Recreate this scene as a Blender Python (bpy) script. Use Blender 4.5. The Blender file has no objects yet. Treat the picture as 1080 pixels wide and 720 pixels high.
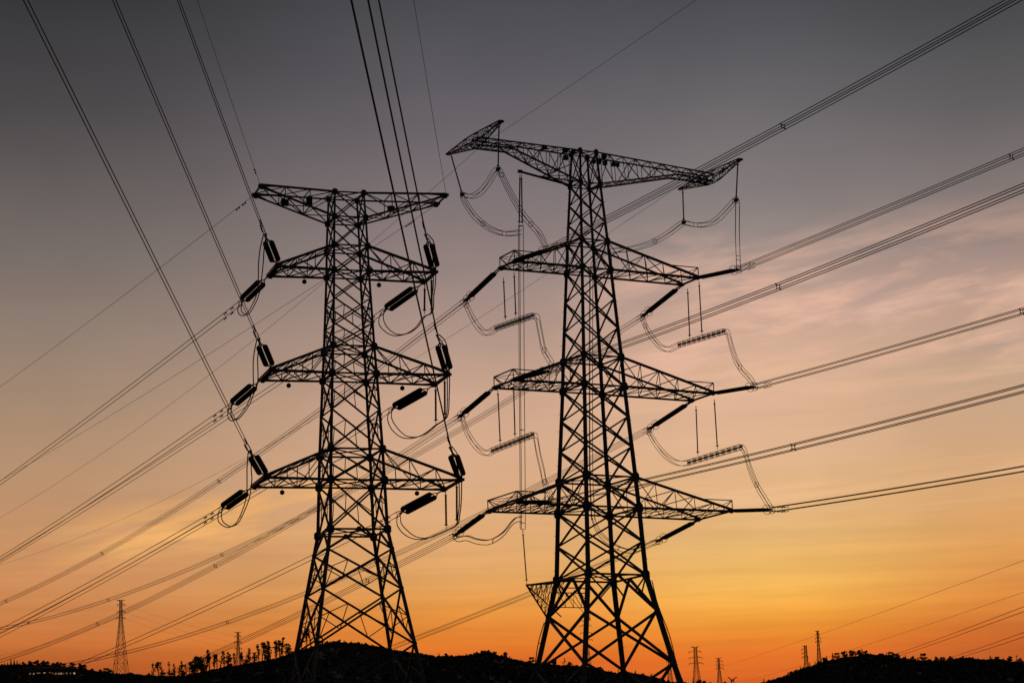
import bpy, math, random
import numpy as np
from mathutils import Vector, Matrix

# ------------------------------------------------------------------ camera, sky, sun, exposure
random.seed(11)
rng = np.random.default_rng(5)
SC = bpy.context.scene
COL = SC.collection
F_PX, PITCH, ROLL = 2488.5, 0.21128, -0.03354      # focal length in pixels of a 1080 px wide frame
cp, sp = math.cos(PITCH), math.sin(PITCH)
cr, sr = math.cos(ROLL), math.sin(ROLL)
FWD = np.array([0, cp, sp]); _X = np.array([1., 0, 0]); _U = np.array([0, -sp, cp])
RIGHT = _X * cr + _U * sr
UP = -_X * sr + _U * cr
cam = bpy.data.objects.new('camera', bpy.data.cameras.new('camera'))
COL.objects.link(cam)
cam.matrix_world = Matrix(((RIGHT[0], UP[0], -FWD[0], 0), (RIGHT[1], UP[1], -FWD[1], 0), (RIGHT[2], UP[2], -FWD[2], 0), (0, 0, 0, 1)))
cam.data.sensor_width = 36.0
cam.data.lens = F_PX / 1080 * 36.0
cam.data.clip_start = 0.5
cam.data.clip_end = 30000
SC.camera = cam
GROUND0 = -1.7                                      # the ground under the camera

SC.view_settings.view_transform = 'Standard'
SC.view_settings.look = 'None'
SC.view_settings.exposure = 0.0
SC.view_settings.gamma = 1.0
SC.view_settings.use_curve_mapping = False


def lin(c):
    return tuple(((v / 255) / 12.92 if v / 255 <= 0.04045 else ((v / 255 + 0.055) / 1.055) ** 2.4) for v in c)


class Nodes:
    def __init__(self, tree):
        self.t = tree; self.n = tree.nodes; self.l = tree.links
        self.n.clear()

    def add(self, kind, **kw):
        n = self.n.new(kind)
        for k, v in kw.items():
            setattr(n, k, v)
        return n

    def put(self, sock, v):
        if hasattr(v, 'is_output'):
            self.l.new(v, sock)
        else:
            sock.default_value = v

    def math(self, op, a, b=None, c=None, clamp=False):
        n = self.add('ShaderNodeMath', operation=op, use_clamp=clamp)
        self.put(n.inputs[0], a)
        if b is not None: self.put(n.inputs[1], b)
        if c is not None: self.put(n.inputs[2], c)
        return n.outputs[0]

    def smooth(self, v, a, b, lo=0.0, hi=1.0):
        n = self.add('ShaderNodeMapRange', interpolation_type='SMOOTHSTEP')
        self.put(n.inputs[0], v)
        for i, x in enumerate((a, b, lo, hi)):
            self.put(n.inputs[i + 1], x)
        return n.outputs[0]

    def mix(self, f, a, b, mode='MIX'):
        n = self.add('ShaderNodeMix', data_type='RGBA', blend_type=mode)
        self.put(n.inputs[0], f)
        for s, v in ((n.inputs[6], a), (n.inputs[7], b)):
            if isinstance(v, tuple): v = (*v[:3], 1.0)
            self.put(s, v)
        return n.outputs[2]

    def ramp(self, v, stops, interp='LINEAR'):
        n = self.add('ShaderNodeValToRGB')
        n.color_ramp.interpolation = interp
        e = n.color_ramp.elements
        while len(e) < len(stops):
            e.new(0.5)
        for el, (p, c) in zip(e, stops):
            el.position = p; el.color = (*c[:3], 1.0)
        self.put(n.inputs[0], v)
        return n.outputs[0]

    def xyz(self, x, y, z):
        n = self.add('ShaderNodeCombineXYZ')
        for s, v in zip(n.inputs, (x, y, z)):
            self.put(s, v)
        return n.outputs[0]

    def noise(self, vec, scale, detail=5.0, rough=0.55, dist=0.0):
        n = self.add('ShaderNodeTexNoise')
        self.put(n.inputs['Vector'], vec)
        n.inputs['Scale'].default_value = scale
        n.inputs['Detail'].default_value = detail
        n.inputs['Roughness'].default_value = rough
        n.inputs['Distortion'].default_value = dist
        return n.outputs[0]


def elev_of(y):                                     # elevation in degrees of a picture row, at mid width
    return math.degrees(PITCH + math.atan((360 - y) / F_PX))


def build_sky():
    w = bpy.data.worlds.new('World'); SC.world = w; w.use_nodes = True
    N = Nodes(w.node_tree)
    d = N.add('ShaderNodeTexCoord').outputs['Generated']
    s = N.add('ShaderNodeSeparateXYZ'); N.put(s.inputs[0], d)
    X, Y, Z = s.outputs
    elev = N.math('MULTIPLY', N.math('ARCSINE', Z), 57.29578)
    az = N.math('MULTIPLY', N.math('ARCTAN2', X, Y), 57.29578)
    E0, E1 = 2.0, 24.0
    pos = N.math('DIVIDE', N.math('SUBTRACT', elev, E0), E1 - E0, clamp=True)

    def stops(rows):
        out = [((elev_of(y) - E0) / (E1 - E0), lin(c)) for y, c in rows]
        return sorted(out, key=lambda q: q[0])
    left = N.ramp(pos, stops(SKY_LEFT))
    mid = N.ramp(pos, stops(SKY_MID))
    rmid = N.ramp(pos, stops(SKY_RMID))
    right = N.ramp(pos, stops(SKY_RIGHT))
    col = N.mix(N.smooth(az, -11.5, -0.5), left, mid)
    col = N.mix(N.smooth(az, -0.5, 6.0), col, rmid)
    col = N.mix(N.smooth(az, 6.0, 12.2), col, right)
    # thin cirrus lit from below, drawn out along the horizon
    tilt = N.math('SUBTRACT', elev, N.math('MULTIPLY', az, 0.13))
    c1 = N.noise(N.xyz(N.math('MULTIPLY', az, 0.20), N.math('MULTIPLY', tilt, 0.95), 1.7), 1.0, 6.0, 0.58, 0.35)
    b1 = N.math('MULTIPLY', N.smooth(elev, 9.9, 11.6), N.smooth(elev, 15.2, 12.8))
    b1 = N.math('MULTIPLY', b1, N.smooth(az, 0.5, 5.5))
    m1 = N.math('MULTIPLY', N.smooth(c1, 0.42, 0.68), b1)
    col = N.mix(N.math('MULTIPLY', m1, 0.95), col, lin((240, 190, 163)))
    g1 = N.noise(N.xyz(N.math('MULTIPLY', az, 0.16), N.math('MULTIPLY', tilt, 1.3), 8.3), 1.0, 5.0, 0.55, 0.3)
    col = N.mix(N.math('MULTIPLY', N.math('MULTIPLY', N.smooth(g1, 0.5, 0.72), b1), 0.5), col, lin((168, 147, 141)))
    t5 = N.math('SUBTRACT', elev, N.math('MULTIPLY', az, 0.05))
    c5 = N.noise(N.xyz(N.math('MULTIPLY', az, 0.13), N.math('MULTIPLY', t5, 1.9), 11.3), 1.0, 6.0, 0.6, 0.3)
    b5 = N.math('MULTIPLY', N.math('MULTIPLY', N.smooth(elev, 6.6, 8.2), N.smooth(elev, 12.2, 10.2)), N.smooth(az, 0.0, 5.0))
    col = N.mix(N.math('MULTIPLY', N.math('MULTIPLY', N.smooth(c5, 0.5, 0.72), b5), 0.55), col, lin((238, 192, 150)))
    col = N.mix(N.math('MULTIPLY', N.math('MULTIPLY', N.smooth(c5, 0.46, 0.28), b5), 0.4), col, lin((196, 162, 134)))
    # orange streaks low on the left
    t3 = N.math('SUBTRACT', elev, N.math('MULTIPLY', N.math('ADD', az, 7.5), 0.17))
    c3 = N.noise(N.xyz(N.math('MULTIPLY', az, 0.24), N.math('MULTIPLY', t3, 1.5), 4.4), 1.0, 5.0, 0.55, 0.4)
    b3 = N.math('MULTIPLY', N.smooth(t3, 6.9, 7.75), N.smooth(t3, 8.9, 8.0))
    b3 = N.math('MULTIPLY', b3, N.math('MULTIPLY', N.smooth(az, -12.0, -9.0), N.smooth(az, -2.6, -5.5)))
    col = N.mix(N.math('MULTIPLY', N.math('MULTIPLY', N.smooth(c3, 0.38, 0.62), b3), 0.95), col, lin((240, 178, 108)))
    # fine bands near the horizon and a faint overall mottling
    c2 = N.noise(N.xyz(N.math('MULTIPLY', az, 0.10), N.math('MULTIPLY', elev, 2.3), 2.2), 1.0, 4.0, 0.6, 0.2)
    amp = N.smooth(elev, 10.0, 5.5, 0.02, 0.24)
    f2 = N.math('ADD', 1.0, N.math('MULTIPLY', N.math('SUBTRACT', c2, 0.5), N.math('MULTIPLY', amp, 2.0)))
    c4 = N.noise(N.xyz(N.math('MULTIPLY', az, 0.35), N.math('MULTIPLY', elev, 0.5), 6.1), 1.0, 3.0, 0.5)
    f4 = N.math('ADD', 1.0, N.math('MULTIPLY', N.math('SUBTRACT', c4, 0.5), 0.16))
    col = N.mix(1.0, col, N.xyz(*(N.math('MULTIPLY', f2, f4),) * 3), 'MULTIPLY')
    # dusk dome above and behind
    up = N.ramp(N.math('DIVIDE', elev, 90.0, clamp=True), [(0.0, lin((46, 44, 49))), (0.45, lin((46, 46, 51))), (1.0, lin((38, 39, 46)))])
    col = N.mix(N.smooth(elev, 21.0, 42.0), col, up)
    col = N.mix(N.smooth(N.math('ABSOLUTE', N.math('SUBTRACT', az, 4.0)), 30.0, 95.0), col, N.mix(N.smooth(elev, 0.0, 30.0), lin((40, 36, 38)), up))
    col = N.mix(N.smooth(elev, -0.5, -3.0), col, (0.004, 0.004, 0.004))
    bg = N.add('ShaderNodeBackground'); N.put(bg.inputs[0], col); bg.inputs[1].default_value = 1.0
    out = N.add('ShaderNodeOutputWorld'); N.l.new(bg.outputs[0], out.inputs[0])
    w.cycles.sampling_method = 'MANUAL'; w.cycles.sample_map_resolution = 512


SKY_LEFT = [(0, (55, 55, 57)), (110, (76, 73, 75)), (180, (96, 90, 89)), (260, (119, 109, 104)), (340, (143, 125, 113)), (420, (167, 139, 115)),
            (500, (188, 147, 112)), (560, (201, 147, 102)), (620, (208, 138, 84)), (660, (202, 118, 60)), (690, (186, 94, 42)), (740, (150, 70, 32))]
SKY_MID = [(0, (76, 75, 80)), (70, (90, 88, 93)), (140, (108, 102, 107)), (210, (129, 117, 119)), (280, (149, 131, 127)), (350, (176, 148, 135)), (420, (206, 167, 142)),
           (500, (219, 173, 136)), (560, (223, 170, 118)), (605, (226, 166, 100)), (640, (231, 151, 68)), (670, (229, 131, 49)), (700, (220, 104, 38)), (740, (200, 88, 34))]
SKY_RMID = [(0, (75, 74, 79)), (70, (92, 91, 95)), (140, (111, 107, 109)), (210, (131, 122, 122)), (270, (151, 137, 132)), (330, (194, 161, 145)), (400, (219, 177, 149)),
            (480, (224, 180, 144)), (540, (228, 181, 127)), (590, (235, 184, 110)), (630, (241, 180, 88)), (655, (240, 164, 65)), (675, (236, 143, 50)), (697, (227, 117, 42)), (740, (204, 88, 34))]
SKY_RIGHT = [(0, (64, 65, 68)), (70, (79, 79, 81)), (140, (99, 96, 97)), (210, (123, 114, 113)), (280, (152, 133, 127)), (340, (190, 156, 139)), (410, (197, 164, 137)),
             (480, (209, 168, 131)), (540, (218, 167, 115)), (600, (224, 158, 89)), (650, (220, 138, 64)), (690, (207, 106, 46)), (740, (180, 82, 38))]
build_sky()

SUN_AZ, SUN_EL = math.radians(4.2), math.radians(1.0)   # the sun has just gone behind the hill
sun = bpy.data.objects.new('sun', bpy.data.lights.new('sun', 'SUN'))
COL.objects.link(sun)
sun.data.energy = 0.25
sun.data.angle = math.radians(0.53)
sun.data.color = (1.0, 0.62, 0.32)
sd = Vector((math.sin(SUN_AZ) * math.cos(SUN_EL), math.cos(SUN_AZ) * math.cos(SUN_EL), math.sin(SUN_EL)))
sun.rotation_euler = sd.to_track_quat('Z', 'Y').to_euler()


# ------------------------------------------------------------------ materials
def material(name, base, base2=None, scale=3.0, rough=0.6, metal=0.0, rough_var=0.12):
    m = bpy.data.materials.new(name); m.use_nodes = True
    N = Nodes(m.node_tree)
    co = N.add('ShaderNodeTexCoord').outputs['Object']
    nz = N.noise(co, scale, 5.0, 0.6)
    b = N.add('ShaderNodeBsdfPrincipled')
    N.put(b.inputs['Base Color'], N.mix(N.smooth(nz, 0.3, 0.7), tuple(base), tuple(base2 or base)))
    N.put(b.inputs['Roughness'], N.math('ADD', rough - rough_var / 2, N.math('MULTIPLY', nz, rough_var)))
    b.inputs['Metallic'].default_value = metal
    o = N.add('ShaderNodeOutputMaterial'); N.l.new(b.outputs[0], o.inputs[0])
    return m


STEEL = material('weathered_galvanised_steel', (0.16, 0.165, 0.17), (0.11, 0.105, 0.10), 1.5, 0.62, 0.35)
ALU = material('dull_aluminium_conductor', (0.13, 0.13, 0.13), (0.09, 0.09, 0.09), 2.0, 0.6, 0.3)
PORC = material('brown_porcelain', (0.06, 0.035, 0.028), (0.04, 0.025, 0.02), 6.0, 0.35)
RUBBER = material('grey_silicone_rubber', (0.10, 0.09, 0.09), (0.07, 0.06, 0.06), 6.0, 0.5)
BOXM = material('black_painted_box', (0.03, 0.03, 0.03), (0.02, 0.02, 0.02), 5.0, 0.5)
CONC = material('concrete', (0.28, 0.27, 0.25), (0.2, 0.19, 0.18), 1.2, 0.85)
HILL = material('dark_scrub_ground', (0.026, 0.026, 0.016), (0.034, 0.028, 0.02), 0.05, 0.95)
LEAF = material('dark_leaves', (0.045, 0.06, 0.025), (0.06, 0.065, 0.03), 0.8, 0.7)
SCRUB = material('dark_scrub_leaves', (0.040, 0.040, 0.022), (0.045, 0.040, 0.026), 0.3, 0.9)
LEAF2 = material('dry_leaves', (0.075, 0.065, 0.03), (0.05, 0.055, 0.025), 0.8, 0.7)
BARK = material('grey_bark', (0.14, 0.11, 0.085), (0.09, 0.07, 0.055), 2.0, 0.85)
WALLM = material('plastered_wall', (0.10, 0.09, 0.08), (0.07, 0.06, 0.055), 0.8, 0.85)
ROOFM = material('tin_roof', (0.05, 0.045, 0.04), (0.04, 0.035, 0.03), 0.8, 0.7)


def lamp_material(name, c, strength):
    m = bpy.data.materials.new(name); m.use_nodes = True
    N = Nodes(m.node_tree)
    e = N.add('ShaderNodeEmission'); e.inputs[0].default_value = (*c, 1); e.inputs[1].default_value = strength
    nz = N.noise(N.add('ShaderNodeTexCoord').outputs['Object'], 0.7, 3.0)
    N.put(e.inputs[1], N.math('MULTIPLY', strength, N.smooth(nz, 0.25, 0.7, 0.4, 1.2)))
    o = N.add('ShaderNodeOutputMaterial'); N.l.new(e.outputs[0], o.inputs[0])
    return m


WARMLAMP = lamp_material('lit_window_amber', (1.0, 0.42, 0.15), 0.42)
PALELAMP = lamp_material('lit_window_pale', (1.0, 0.72, 0.4), 0.45)


# ------------------------------------------------------------------ mesh helpers
def unit(v):
    v = np.asarray(v, float); n = np.linalg.norm(v)
    return v / n if n > 1e-12 else v


def frame(d):
    d = unit(d)
    a = np.array([0, 0, 1.]) if abs(d[2]) < 0.9 else np.array([0, 1., 0])
    x = unit(np.cross(a, d)); y = np.cross(d, x)
    return x, y, d


class MB:
    def __init__(self):
        self.v = []; self.f = []

    def quadbox(self, ring0, ring1):
        b = len(self.v)
        self.v += [tuple(p) for p in ring0] + [tuple(p) for p in ring1]
        self.f += [(b + 3, b + 2, b + 1, b), (b + 4, b + 5, b + 6, b + 7)]
        for i in range(4):
            j = (i + 1) % 4
            self.f.append((b + i, b + j, b + 4 + j, b + 4 + i))

    def bar(self, p, q, w, h=None, w2=None):
        p = np.asarray(p, float); q = np.asarray(q, float)
        h = h or w
        x, y, _ = frame(q - p)
        k = (w2 / w) if w2 else 1.0
        r = lambda c, s: [c + x * (-w / 2 * s) + y * (-h / 2 * s), c + x * (w / 2 * s) + y * (-h / 2 * s), c + x * (w / 2 * s) + y * (h / 2 * s), c + x * (-w / 2 * s) + y * (h / 2 * s)]
        self.quadbox(r(p, 1.0), r(q, k))

    def angle(self, p, q, w, t, up=None):
        """an L-section steel angle: two thin plates"""
        p = np.asarray(p, float); q = np.asarray(q, float)
        x, y, _ = frame(q - p)
        for (u, v) in ((x, y), (y, x)):
            r = lambda c: [c - u * 0 - v * t / 2, c + u * w - v * t / 2, c + u * w + v * t / 2, c + v * t / 2]
            off = -(x + y) * w * 0.3
            self.quadbox([k + off for k in r(p)], [k + off for k in r(q)])

    def tube(self, pts, r, n=5, r2=None):
        pts = np.asarray(pts, float); m = len(pts)
        b = len(self.v)
        tan = np.gradient(pts, axis=0)
        x, y, d = frame(tan[0])
        for i in range(m):
            d = unit(tan[i]); x = unit(x - d * (x @ d)); y = np.cross(d, x)
            rr = r if r2 is None else r + (r2 - r) * i / (m - 1)
            for k in range(n):
                a = 2 * math.pi * k / n
                self.v.append(tuple(pts[i] + (x * math.cos(a) + y * math.sin(a)) * rr))
        for i in range(m - 1):
            for k in range(n):
                j = (k + 1) % n
                self.f.append((b + i * n + k, b + i * n + j, b + (i + 1) * n + j, b + (i + 1) * n + k))
        self.f.append(tuple(b + k for k in range(n - 1, -1, -1)))
        self.f.append(tuple(b + (m - 1) * n + k for k in range(n)))

    def lathe(self, p, q, prof, n=12):
        """prof: (fraction along p-q, radius)"""
        p = np.asarray(p, float); q = np.asarray(q, float)
        x, y, d = frame(q - p)
        b = len(self.v); L = q - p
        for t, r in prof:
            c = p + L * t
            for k in range(n):
                a = 2 * math.pi * k / n
                self.v.append(tuple(c + (x * math.cos(a) + y * math.sin(a)) * r))
        m = len(prof)
        for i in range(m - 1):
            for k in range(n):
                j = (k + 1) % n
                self.f.append((b + i * n + k, b + i * n + j, b + (i + 1) * n + j, b + (i + 1) * n + k))
        self.f.append(tuple(b + k for k in range(n - 1, -1, -1)))
        self.f.append(tuple(b + (m - 1) * n + k for k in range(n)))

    def plate(self, c, nrm, r, t, n=8, rot=0.0, up=None):
        x, y, d = frame(nrm)
        c = np.asarray(c, float)
        self.lathe(c - d * t / 2, c + d * t / 2, [(0, r), (1, r)], n)

    def ring(self, c, nrm, R, r, n=16, k=5):
        x, y, d = frame(nrm); c = np.asarray(c, float)
        b = len(self.v)
        for i in range(n):
            a = 2 * math.pi * i / n
            o = x * math.cos(a) + y * math.sin(a)
            for j in range(k):
                e = 2 * math.pi * j / k
                self.v.append(tuple(c + o * (R + r * math.cos(e)) + d * r * math.sin(e)))
        for i in range(n):
            for j in range(k):
                i2, j2 = (i + 1) % n, (j + 1) % k
                self.f.append((b + i * k + j, b + i2 * k + j, b + i2 * k + j2, b + i * k + j2))

    def block(self, c, ax, ay, az, dx, dy, dz):
        c = np.asarray(c, float)
        r = lambda s: [c + ax * (u * dx / 2) + ay * (v * dy / 2) + az * (s * dz / 2) for u, v in ((-1, -1), (1, -1), (1, 1), (-1, 1))]
        self.quadbox(r(-1), r(1))

    def build(self, name, mat, parent=None, smooth=False):
        org = np.zeros(3)
        if parent is not None:
            o = parent
            while o is not None:
                org = org + np.array(o.location); o = o.parent
        me = bpy.data.meshes.new(name)
        if parent is None:
            org = np.mean(np.array(self.v), axis=0)
        me.from_pydata([tuple(np.array(v) - org) for v in self.v], [], self.f)
        me.materials.append(mat)
        if smooth:
            me.polygons.foreach_set('use_smooth', [True] * len(me.polygons))
        me.update()
        ob = bpy.data.objects.new(name, me); COL.objects.link(ob)
        if parent is not None:
            ob.parent = parent
        else:
            ob.location = org
        return ob


def tag(o, label=None, cat=None, group=None, kind=None):
    for k, v in (('label', label), ('category', cat), ('group', group), ('kind', kind)):
        if v: o[k] = v
    return o


def thing(name, label, cat, loc, group=None):
    o = bpy.data.objects.new(name, None); COL.objects.link(o)
    o.location = tuple(loc); o.empty_display_size = 0.5
    return tag(o, label, cat, group)


def dup(root, loc, rotz=0.0, scale=1.0, label=None, group=None):
    r = root.copy(); COL.objects.link(r); r.location = loc; r.rotation_euler = (0, 0, rotz); r.scale = (scale,) * 3
    if label: r['label'] = label
    if group: r['group'] = group
    for ch in list(root.children):
        c = ch.copy(); COL.objects.link(c); c.parent = r
        for g in list(ch.children):
            e = g.copy(); COL.objects.link(e); e.parent = c
    return r


# ------------------------------------------------------------------ survey: directions read off the photograph, met with vertical planes
def ray(px):
    return FWD + RIGHT * ((px[0] - 540) / F_PX) + UP * ((360 - px[1]) / F_PX)


def at_depth(px, y):
    v = ray(px); return v * (y / v[1])


def on_plane(px, A, phi):
    h = np.array([math.sin(phi), math.cos(phi), 0]); n = np.array([h[1], -h[0], 0])
    v = ray(px); return v * ((A @ n) / (v @ n))


def on_range(px, r):
    v = ray(px); return v * (r / math.hypot(v[0], v[1]))


# ------------------------------------------------------------------ ground
SKYLINE = [(-700, 690), (-300, 700), (-120, 706), (0, 702), (30, 702), (60, 703), (85, 707), (100, 709), (120, 711), (150, 713), (180, 715), (197, 713), (222, 708), (238, 704),
           (255, 702), (273, 699), (293, 695), (310, 689), (333, 682), (358, 678), (376, 679), (395, 682), (415, 686), (440, 690), (460, 693), (480, 693),
           (500, 691), (515, 688), (530, 693), (545, 697), (562, 700), (600, 703), (615, 704), (629, 705), (640, 709), (650, 711), (660, 709), (668, 711), (680, 713),
           (692, 716), (705, 720), (728, 722), (745, 724), (765, 728), (785, 727), (802, 722), (815, 718), (833, 713), (845, 707), (857, 703), (872, 698), (885, 695), (900, 694),
           (910, 691), (925, 691), (936, 692), (950, 695), (963, 697), (985, 698), (1000, 697), (1017, 695), (1037, 697), (1050, 696), (1062, 698), (1080, 702), (1200, 708), (1500, 716), (1900, 740)]
_az = []; _te = []
for q in SKYLINE:
    v = ray(q); _az.append(math.degrees(math.atan2(v[0], v[1]))); _te.append(v[2] / math.hypot(v[0], v[1]))
_az = np.array(_az); _te = np.array(_te)


def crest_r(az):
    return 900.0 + 60 * math.sin(az * 0.35 + 1.0) + 30 * math.sin(az * 0.9)


def crest_t(az):
    if az < _az[0] - 25 or az > _az[-1] + 25:
        return 0.02
    if az < _az[0]:
        k = (_az[0] - az) / 25; return _te[0] * (1 - k) + 0.02 * k
    if az > _az[-1]:
        k = (az - _az[-1]) / 25; return _te[-1] * (1 - k) + 0.02 * k
    return float(np.interp(az, _az, _te))


def ground_z(x, y):
    r = math.hypot(x, y)
    if r < 1e-6: return GROUND0
    az = math.degrees(math.atan2(x, y))
    rc = crest_r(az); zc = crest_t(az) * rc - GROUND0
    t = r / rc
    # the slope evens out near the foot, where neighbouring headings meet
    zm = 0.068 * rc - GROUND0
    k = min(1.0, t / 0.55)
    z = (zm * (1 - k) + zc * k if abs(az) < 40 else zc)
    s = t ** 1.15 if t < 1 else max(0.62, 1 - 0.5 * (t - 1) ** 1.5)
    bump = 0.5 * math.sin(x * 0.045 + 1) * math.sin(y * 0.038) * min(1, r / 120) * max(0, 1 - t) * 2
    return GROUND0 + z * s + bump


def build_ground():
    azs = list(np.arange(-180, -40, 6.0)) + list(np.arange(-40, -15, 1.0)) + list(np.arange(-15, 15.01, 0.1)) + list(np.arange(16, 41, 1.0)) + list(np.arange(42, 180, 6.0))
    rs = [0, 4, 10, 20, 40, 70, 100, 130, 160, 190, 220, 250, 300, 350, 420, 500, 580, 650, 720, 780, 820, 850, 880, 900, 920, 950, 990, 1040, 1120, 1300, 1600, 2200, 3500, 6000, 11000]
    v = [(0, 0, GROUND0)]; f = []
    na = len(azs)
    for r in rs[1:]:
        for a in azs:
            x, y = r * math.sin(math.radians(a)), r * math.cos(math.radians(a))
            v.append((x, y, ground_z(x, y)))
    for j in range(na):
        f.append((0, 1 + (j + 1) % na, 1 + j))
    for i in range(len(rs) - 2):
        for j in range(na):
            k = (j + 1) % na
            f.append((1 + i * na + j, 1 + i * na + k, 1 + (i + 1) * na + k, 1 + (i + 1) * na + j))
    me = bpy.data.meshes.new('hill_ground'); me.from_pydata(v, [], f); me.materials.append(HILL)
    me.polygons.foreach_set('use_smooth', [True] * len(me.polygons)); me.update()
    o = bpy.data.objects.new('hill_ground', me); COL.objects.link(o); o['kind'] = 'structure'
    return o


build_ground()

# ------------------------------------------------------------------ the two big towers
CAL = {
    'L': dict(x=-14.148, y=200.0, yaw=0.30322,
              z=[56.446, 54.202, 51.626, 49.36, 42.632, 40.193, 33.609, 30.921, 26.71], w=[1.286, 1.393, 1.491, 1.538, 1.812, 1.946, 2.244, 2.331, 2.463],
              al=[7.911, 6.616, 7.315, 8.034], ar=[8.737, 7.481, 8.307, 9.068], ad=[1.482, 1.881, 2.277, 2.728], az=[56.554, 49.431, 40.242, 30.987], flare=0.1739),
    'R': dict(x=8.256, y=240.0, yaw=0.47918,
              z=[71.516, 68.022, 61.739, 58.638, 49.243, 46.14, 36.639, 33.448, 26.585], w=[0.96, 1.171, 1.553, 1.713, 2.224, 2.351, 2.885, 3.051, 3.339],
              al=[9.547, 10.412, 11.0], ar=[12.446, 13.316, 14.14], ad=[1.659, 2.167, 3.274], az=[58.637, 46.087, 33.492], flare=0.1934),
}


class Tower:
    def __init__(s, key):
        c = CAL[key]; s.key = key; s.__dict__.update(c)
        cy, sy = math.cos(s.yaw), math.sin(s.yaw)
        s.ex = np.array([cy, sy, 0]); s.ey = np.array([-sy, cy, 0]); s.ez = np.array([0, 0, 1.0])
        s.o = np.array([s.x, s.y, 0])
        s.zz = np.array(s.z[::-1]); s.ww = np.array(s.w[::-1])

    def P(s, a, b, z):
        return s.o + s.ex * a + s.ey * b + s.ez * z

    def hw(s, z):
        if z < s.zz[0]:
            return s.ww[0] + (s.zz[0] - z) * s.flare
        return float(np.interp(z, s.zz, s.ww))

    def leg(s, sx, sy, z):
        w = s.hw(z); return s.P(sx * w, sy * w, z)

    def tip(s, k, side, near):
        return s.P(-s.al[k] if side < 0 else s.ar[k], -s.ad[k] if near else s.ad[k], s.az[k])

    def local(s, px, b):
        v = ray(px); t = (s.ey @ s.o + b) / (s.ey @ v); q = v * t - s.o
        return q @ s.ex, q[2]


TL, TR = Tower('L'), Tower('R')
LEGS = [(-1, -1), (1, -1), (-1, 1), (1, 1)]
FACES = [((-1, -1), (1, -1)), ((-1, 1), (1, 1)), ((-1, -1), (-1, 1)), ((1, -1), (1, 1))]
lerp = lambda a, b, t: np.asarray(a) * (1 - t) + np.asarray(b) * t


def tower_body(T, root, panels, big, foot_z, leg_w, brace_w, sec_w):
    """panels: z breaks of the X-braced panels top to bottom; big: the z of levels that carry gusset plates"""
    base = []
    for sx, sy in LEGS:
        m = MB()
        zs = sorted(set([foot_z(sx, sy)] + [z for z in panels] + list(T.zz)), reverse=True)
        for z0, z1 in zip(zs[:-1], zs[1:]):
            zb = (z0 + z1) / 2
            w = leg_w(zb)
            p, q = T.leg(sx, sy, z0), T.leg(sx, sy, z1)
            m.bar(p, q + unit(q - p) * w * 0.2, w)
        # step bolts up the outer corner
        if sx * sy > 0 or T.key == 'R':
            z = zs[-1] + 3
            k = 0
            while z < zs[0] - 0.5:
                p = T.leg(sx, sy, z)
                o = (T.ex * sx if k % 2 else T.ey * sy)
                m.bar(p, p + o * (leg_w(z) * 0.5 + 0.20), 0.035)
                z += 0.9; k += 1
        lg = m.build('leg', STEEL, root)
        fm = MB(); fz = foot_z(sx, sy); pf = T.leg(sx, sy, fz)
        fm.block(pf + np.array([0, 0, -0.35]), T.ex, T.ey, T.ez, 1.5, 1.5, 1.3)
        fm.build('footing', CONC, lg)
    for z0, z1 in zip(panels[:-1], panels[1:]):
        m = MB(); bw = brace_w((z0 + z1) / 2)
        wide = T.key == 'L' and T.hw(z1) > 1.7
        for (i, j) in FACES:
            i0, i1, j0, j1 = T.leg(*i, z1), T.leg(*i, z0), T.leg(*j, z1), T.leg(*j, z0)
            off = np.array([(i[0] + j[0]) / 2 * T.ex[q] + (i[1] + j[1]) / 2 * T.ey[q] for q in range(3)]) * bw * 0.55
            m.bar(i0 + off, j1 + off, bw); m.bar(j0 - off, i1 - off, bw)
            if wide:
                for t, leg in ((0.27, i), (0.73, j)):
                    A = lerp(i0, j1, t); B = lerp(i1, j0, t)
                    m.bar(A, B, sec_w)
                    hi = A if A[2] > B[2] else B
                    m.bar(T.leg(*leg, (z0 + z1) / 2), hi, sec_w)
        m.build('bracing_panel', STEEL, root)
    for z in big:
        m = MB(); bw = brace_w(z)
        for (i, j) in FACES:
            m.bar(T.leg(*i, z), T.leg(*j, z), bw * 1.05)
        m.bar(T.leg(-1, -1, z), T.leg(1, 1, z), sec_w * 1.3)
        m.bar(T.leg(1, -1, z) + T.ez * sec_w * 1.4, T.leg(-1, 1, z) + T.ez * sec_w * 1.4, sec_w * 1.3)
        m.build('ring_frame', STEEL, root)


def gussets(T, root, zs, r):
    for z in zs:
        for sx, sy in LEGS:
            m = MB(); p = T.leg(sx, sy, z)
            rr = r(z)
            for nx, ny, sg in ((T.ex, T.ey, sy), (T.ey, T.ex, sx)):
                c_ = p + ny * sg * 0.02; hw_, hh_ = rr * 0.92, rr * 1.05; cut = rr * 0.42
                o8 = [(-hw_, -hh_ + cut), (-hw_ + cut, -hh_), (hw_ - cut, -hh_), (hw_, -hh_ + cut), (hw_, hh_ - cut), (hw_ - cut, hh_), (-hw_ + cut, hh_), (-hw_, hh_ - cut)]
                b_ = len(m.v)
                for dd in (-.015, .015):
                    m.v += [tuple(c_ + nx * u + T.ez * v + ny * dd) for u, v in o8]
                m.f += [tuple(b_ + k for k in range(7, -1, -1)), tuple(b_ + 8 + k for k in range(8))] + [(b_ + k, b_ + (k + 1) % 8, b_ + 8 + (k + 1) % 8, b_ + 8 + k) for k in range(8)]
            m.build('gusset_plate', STEEL, root)


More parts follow.
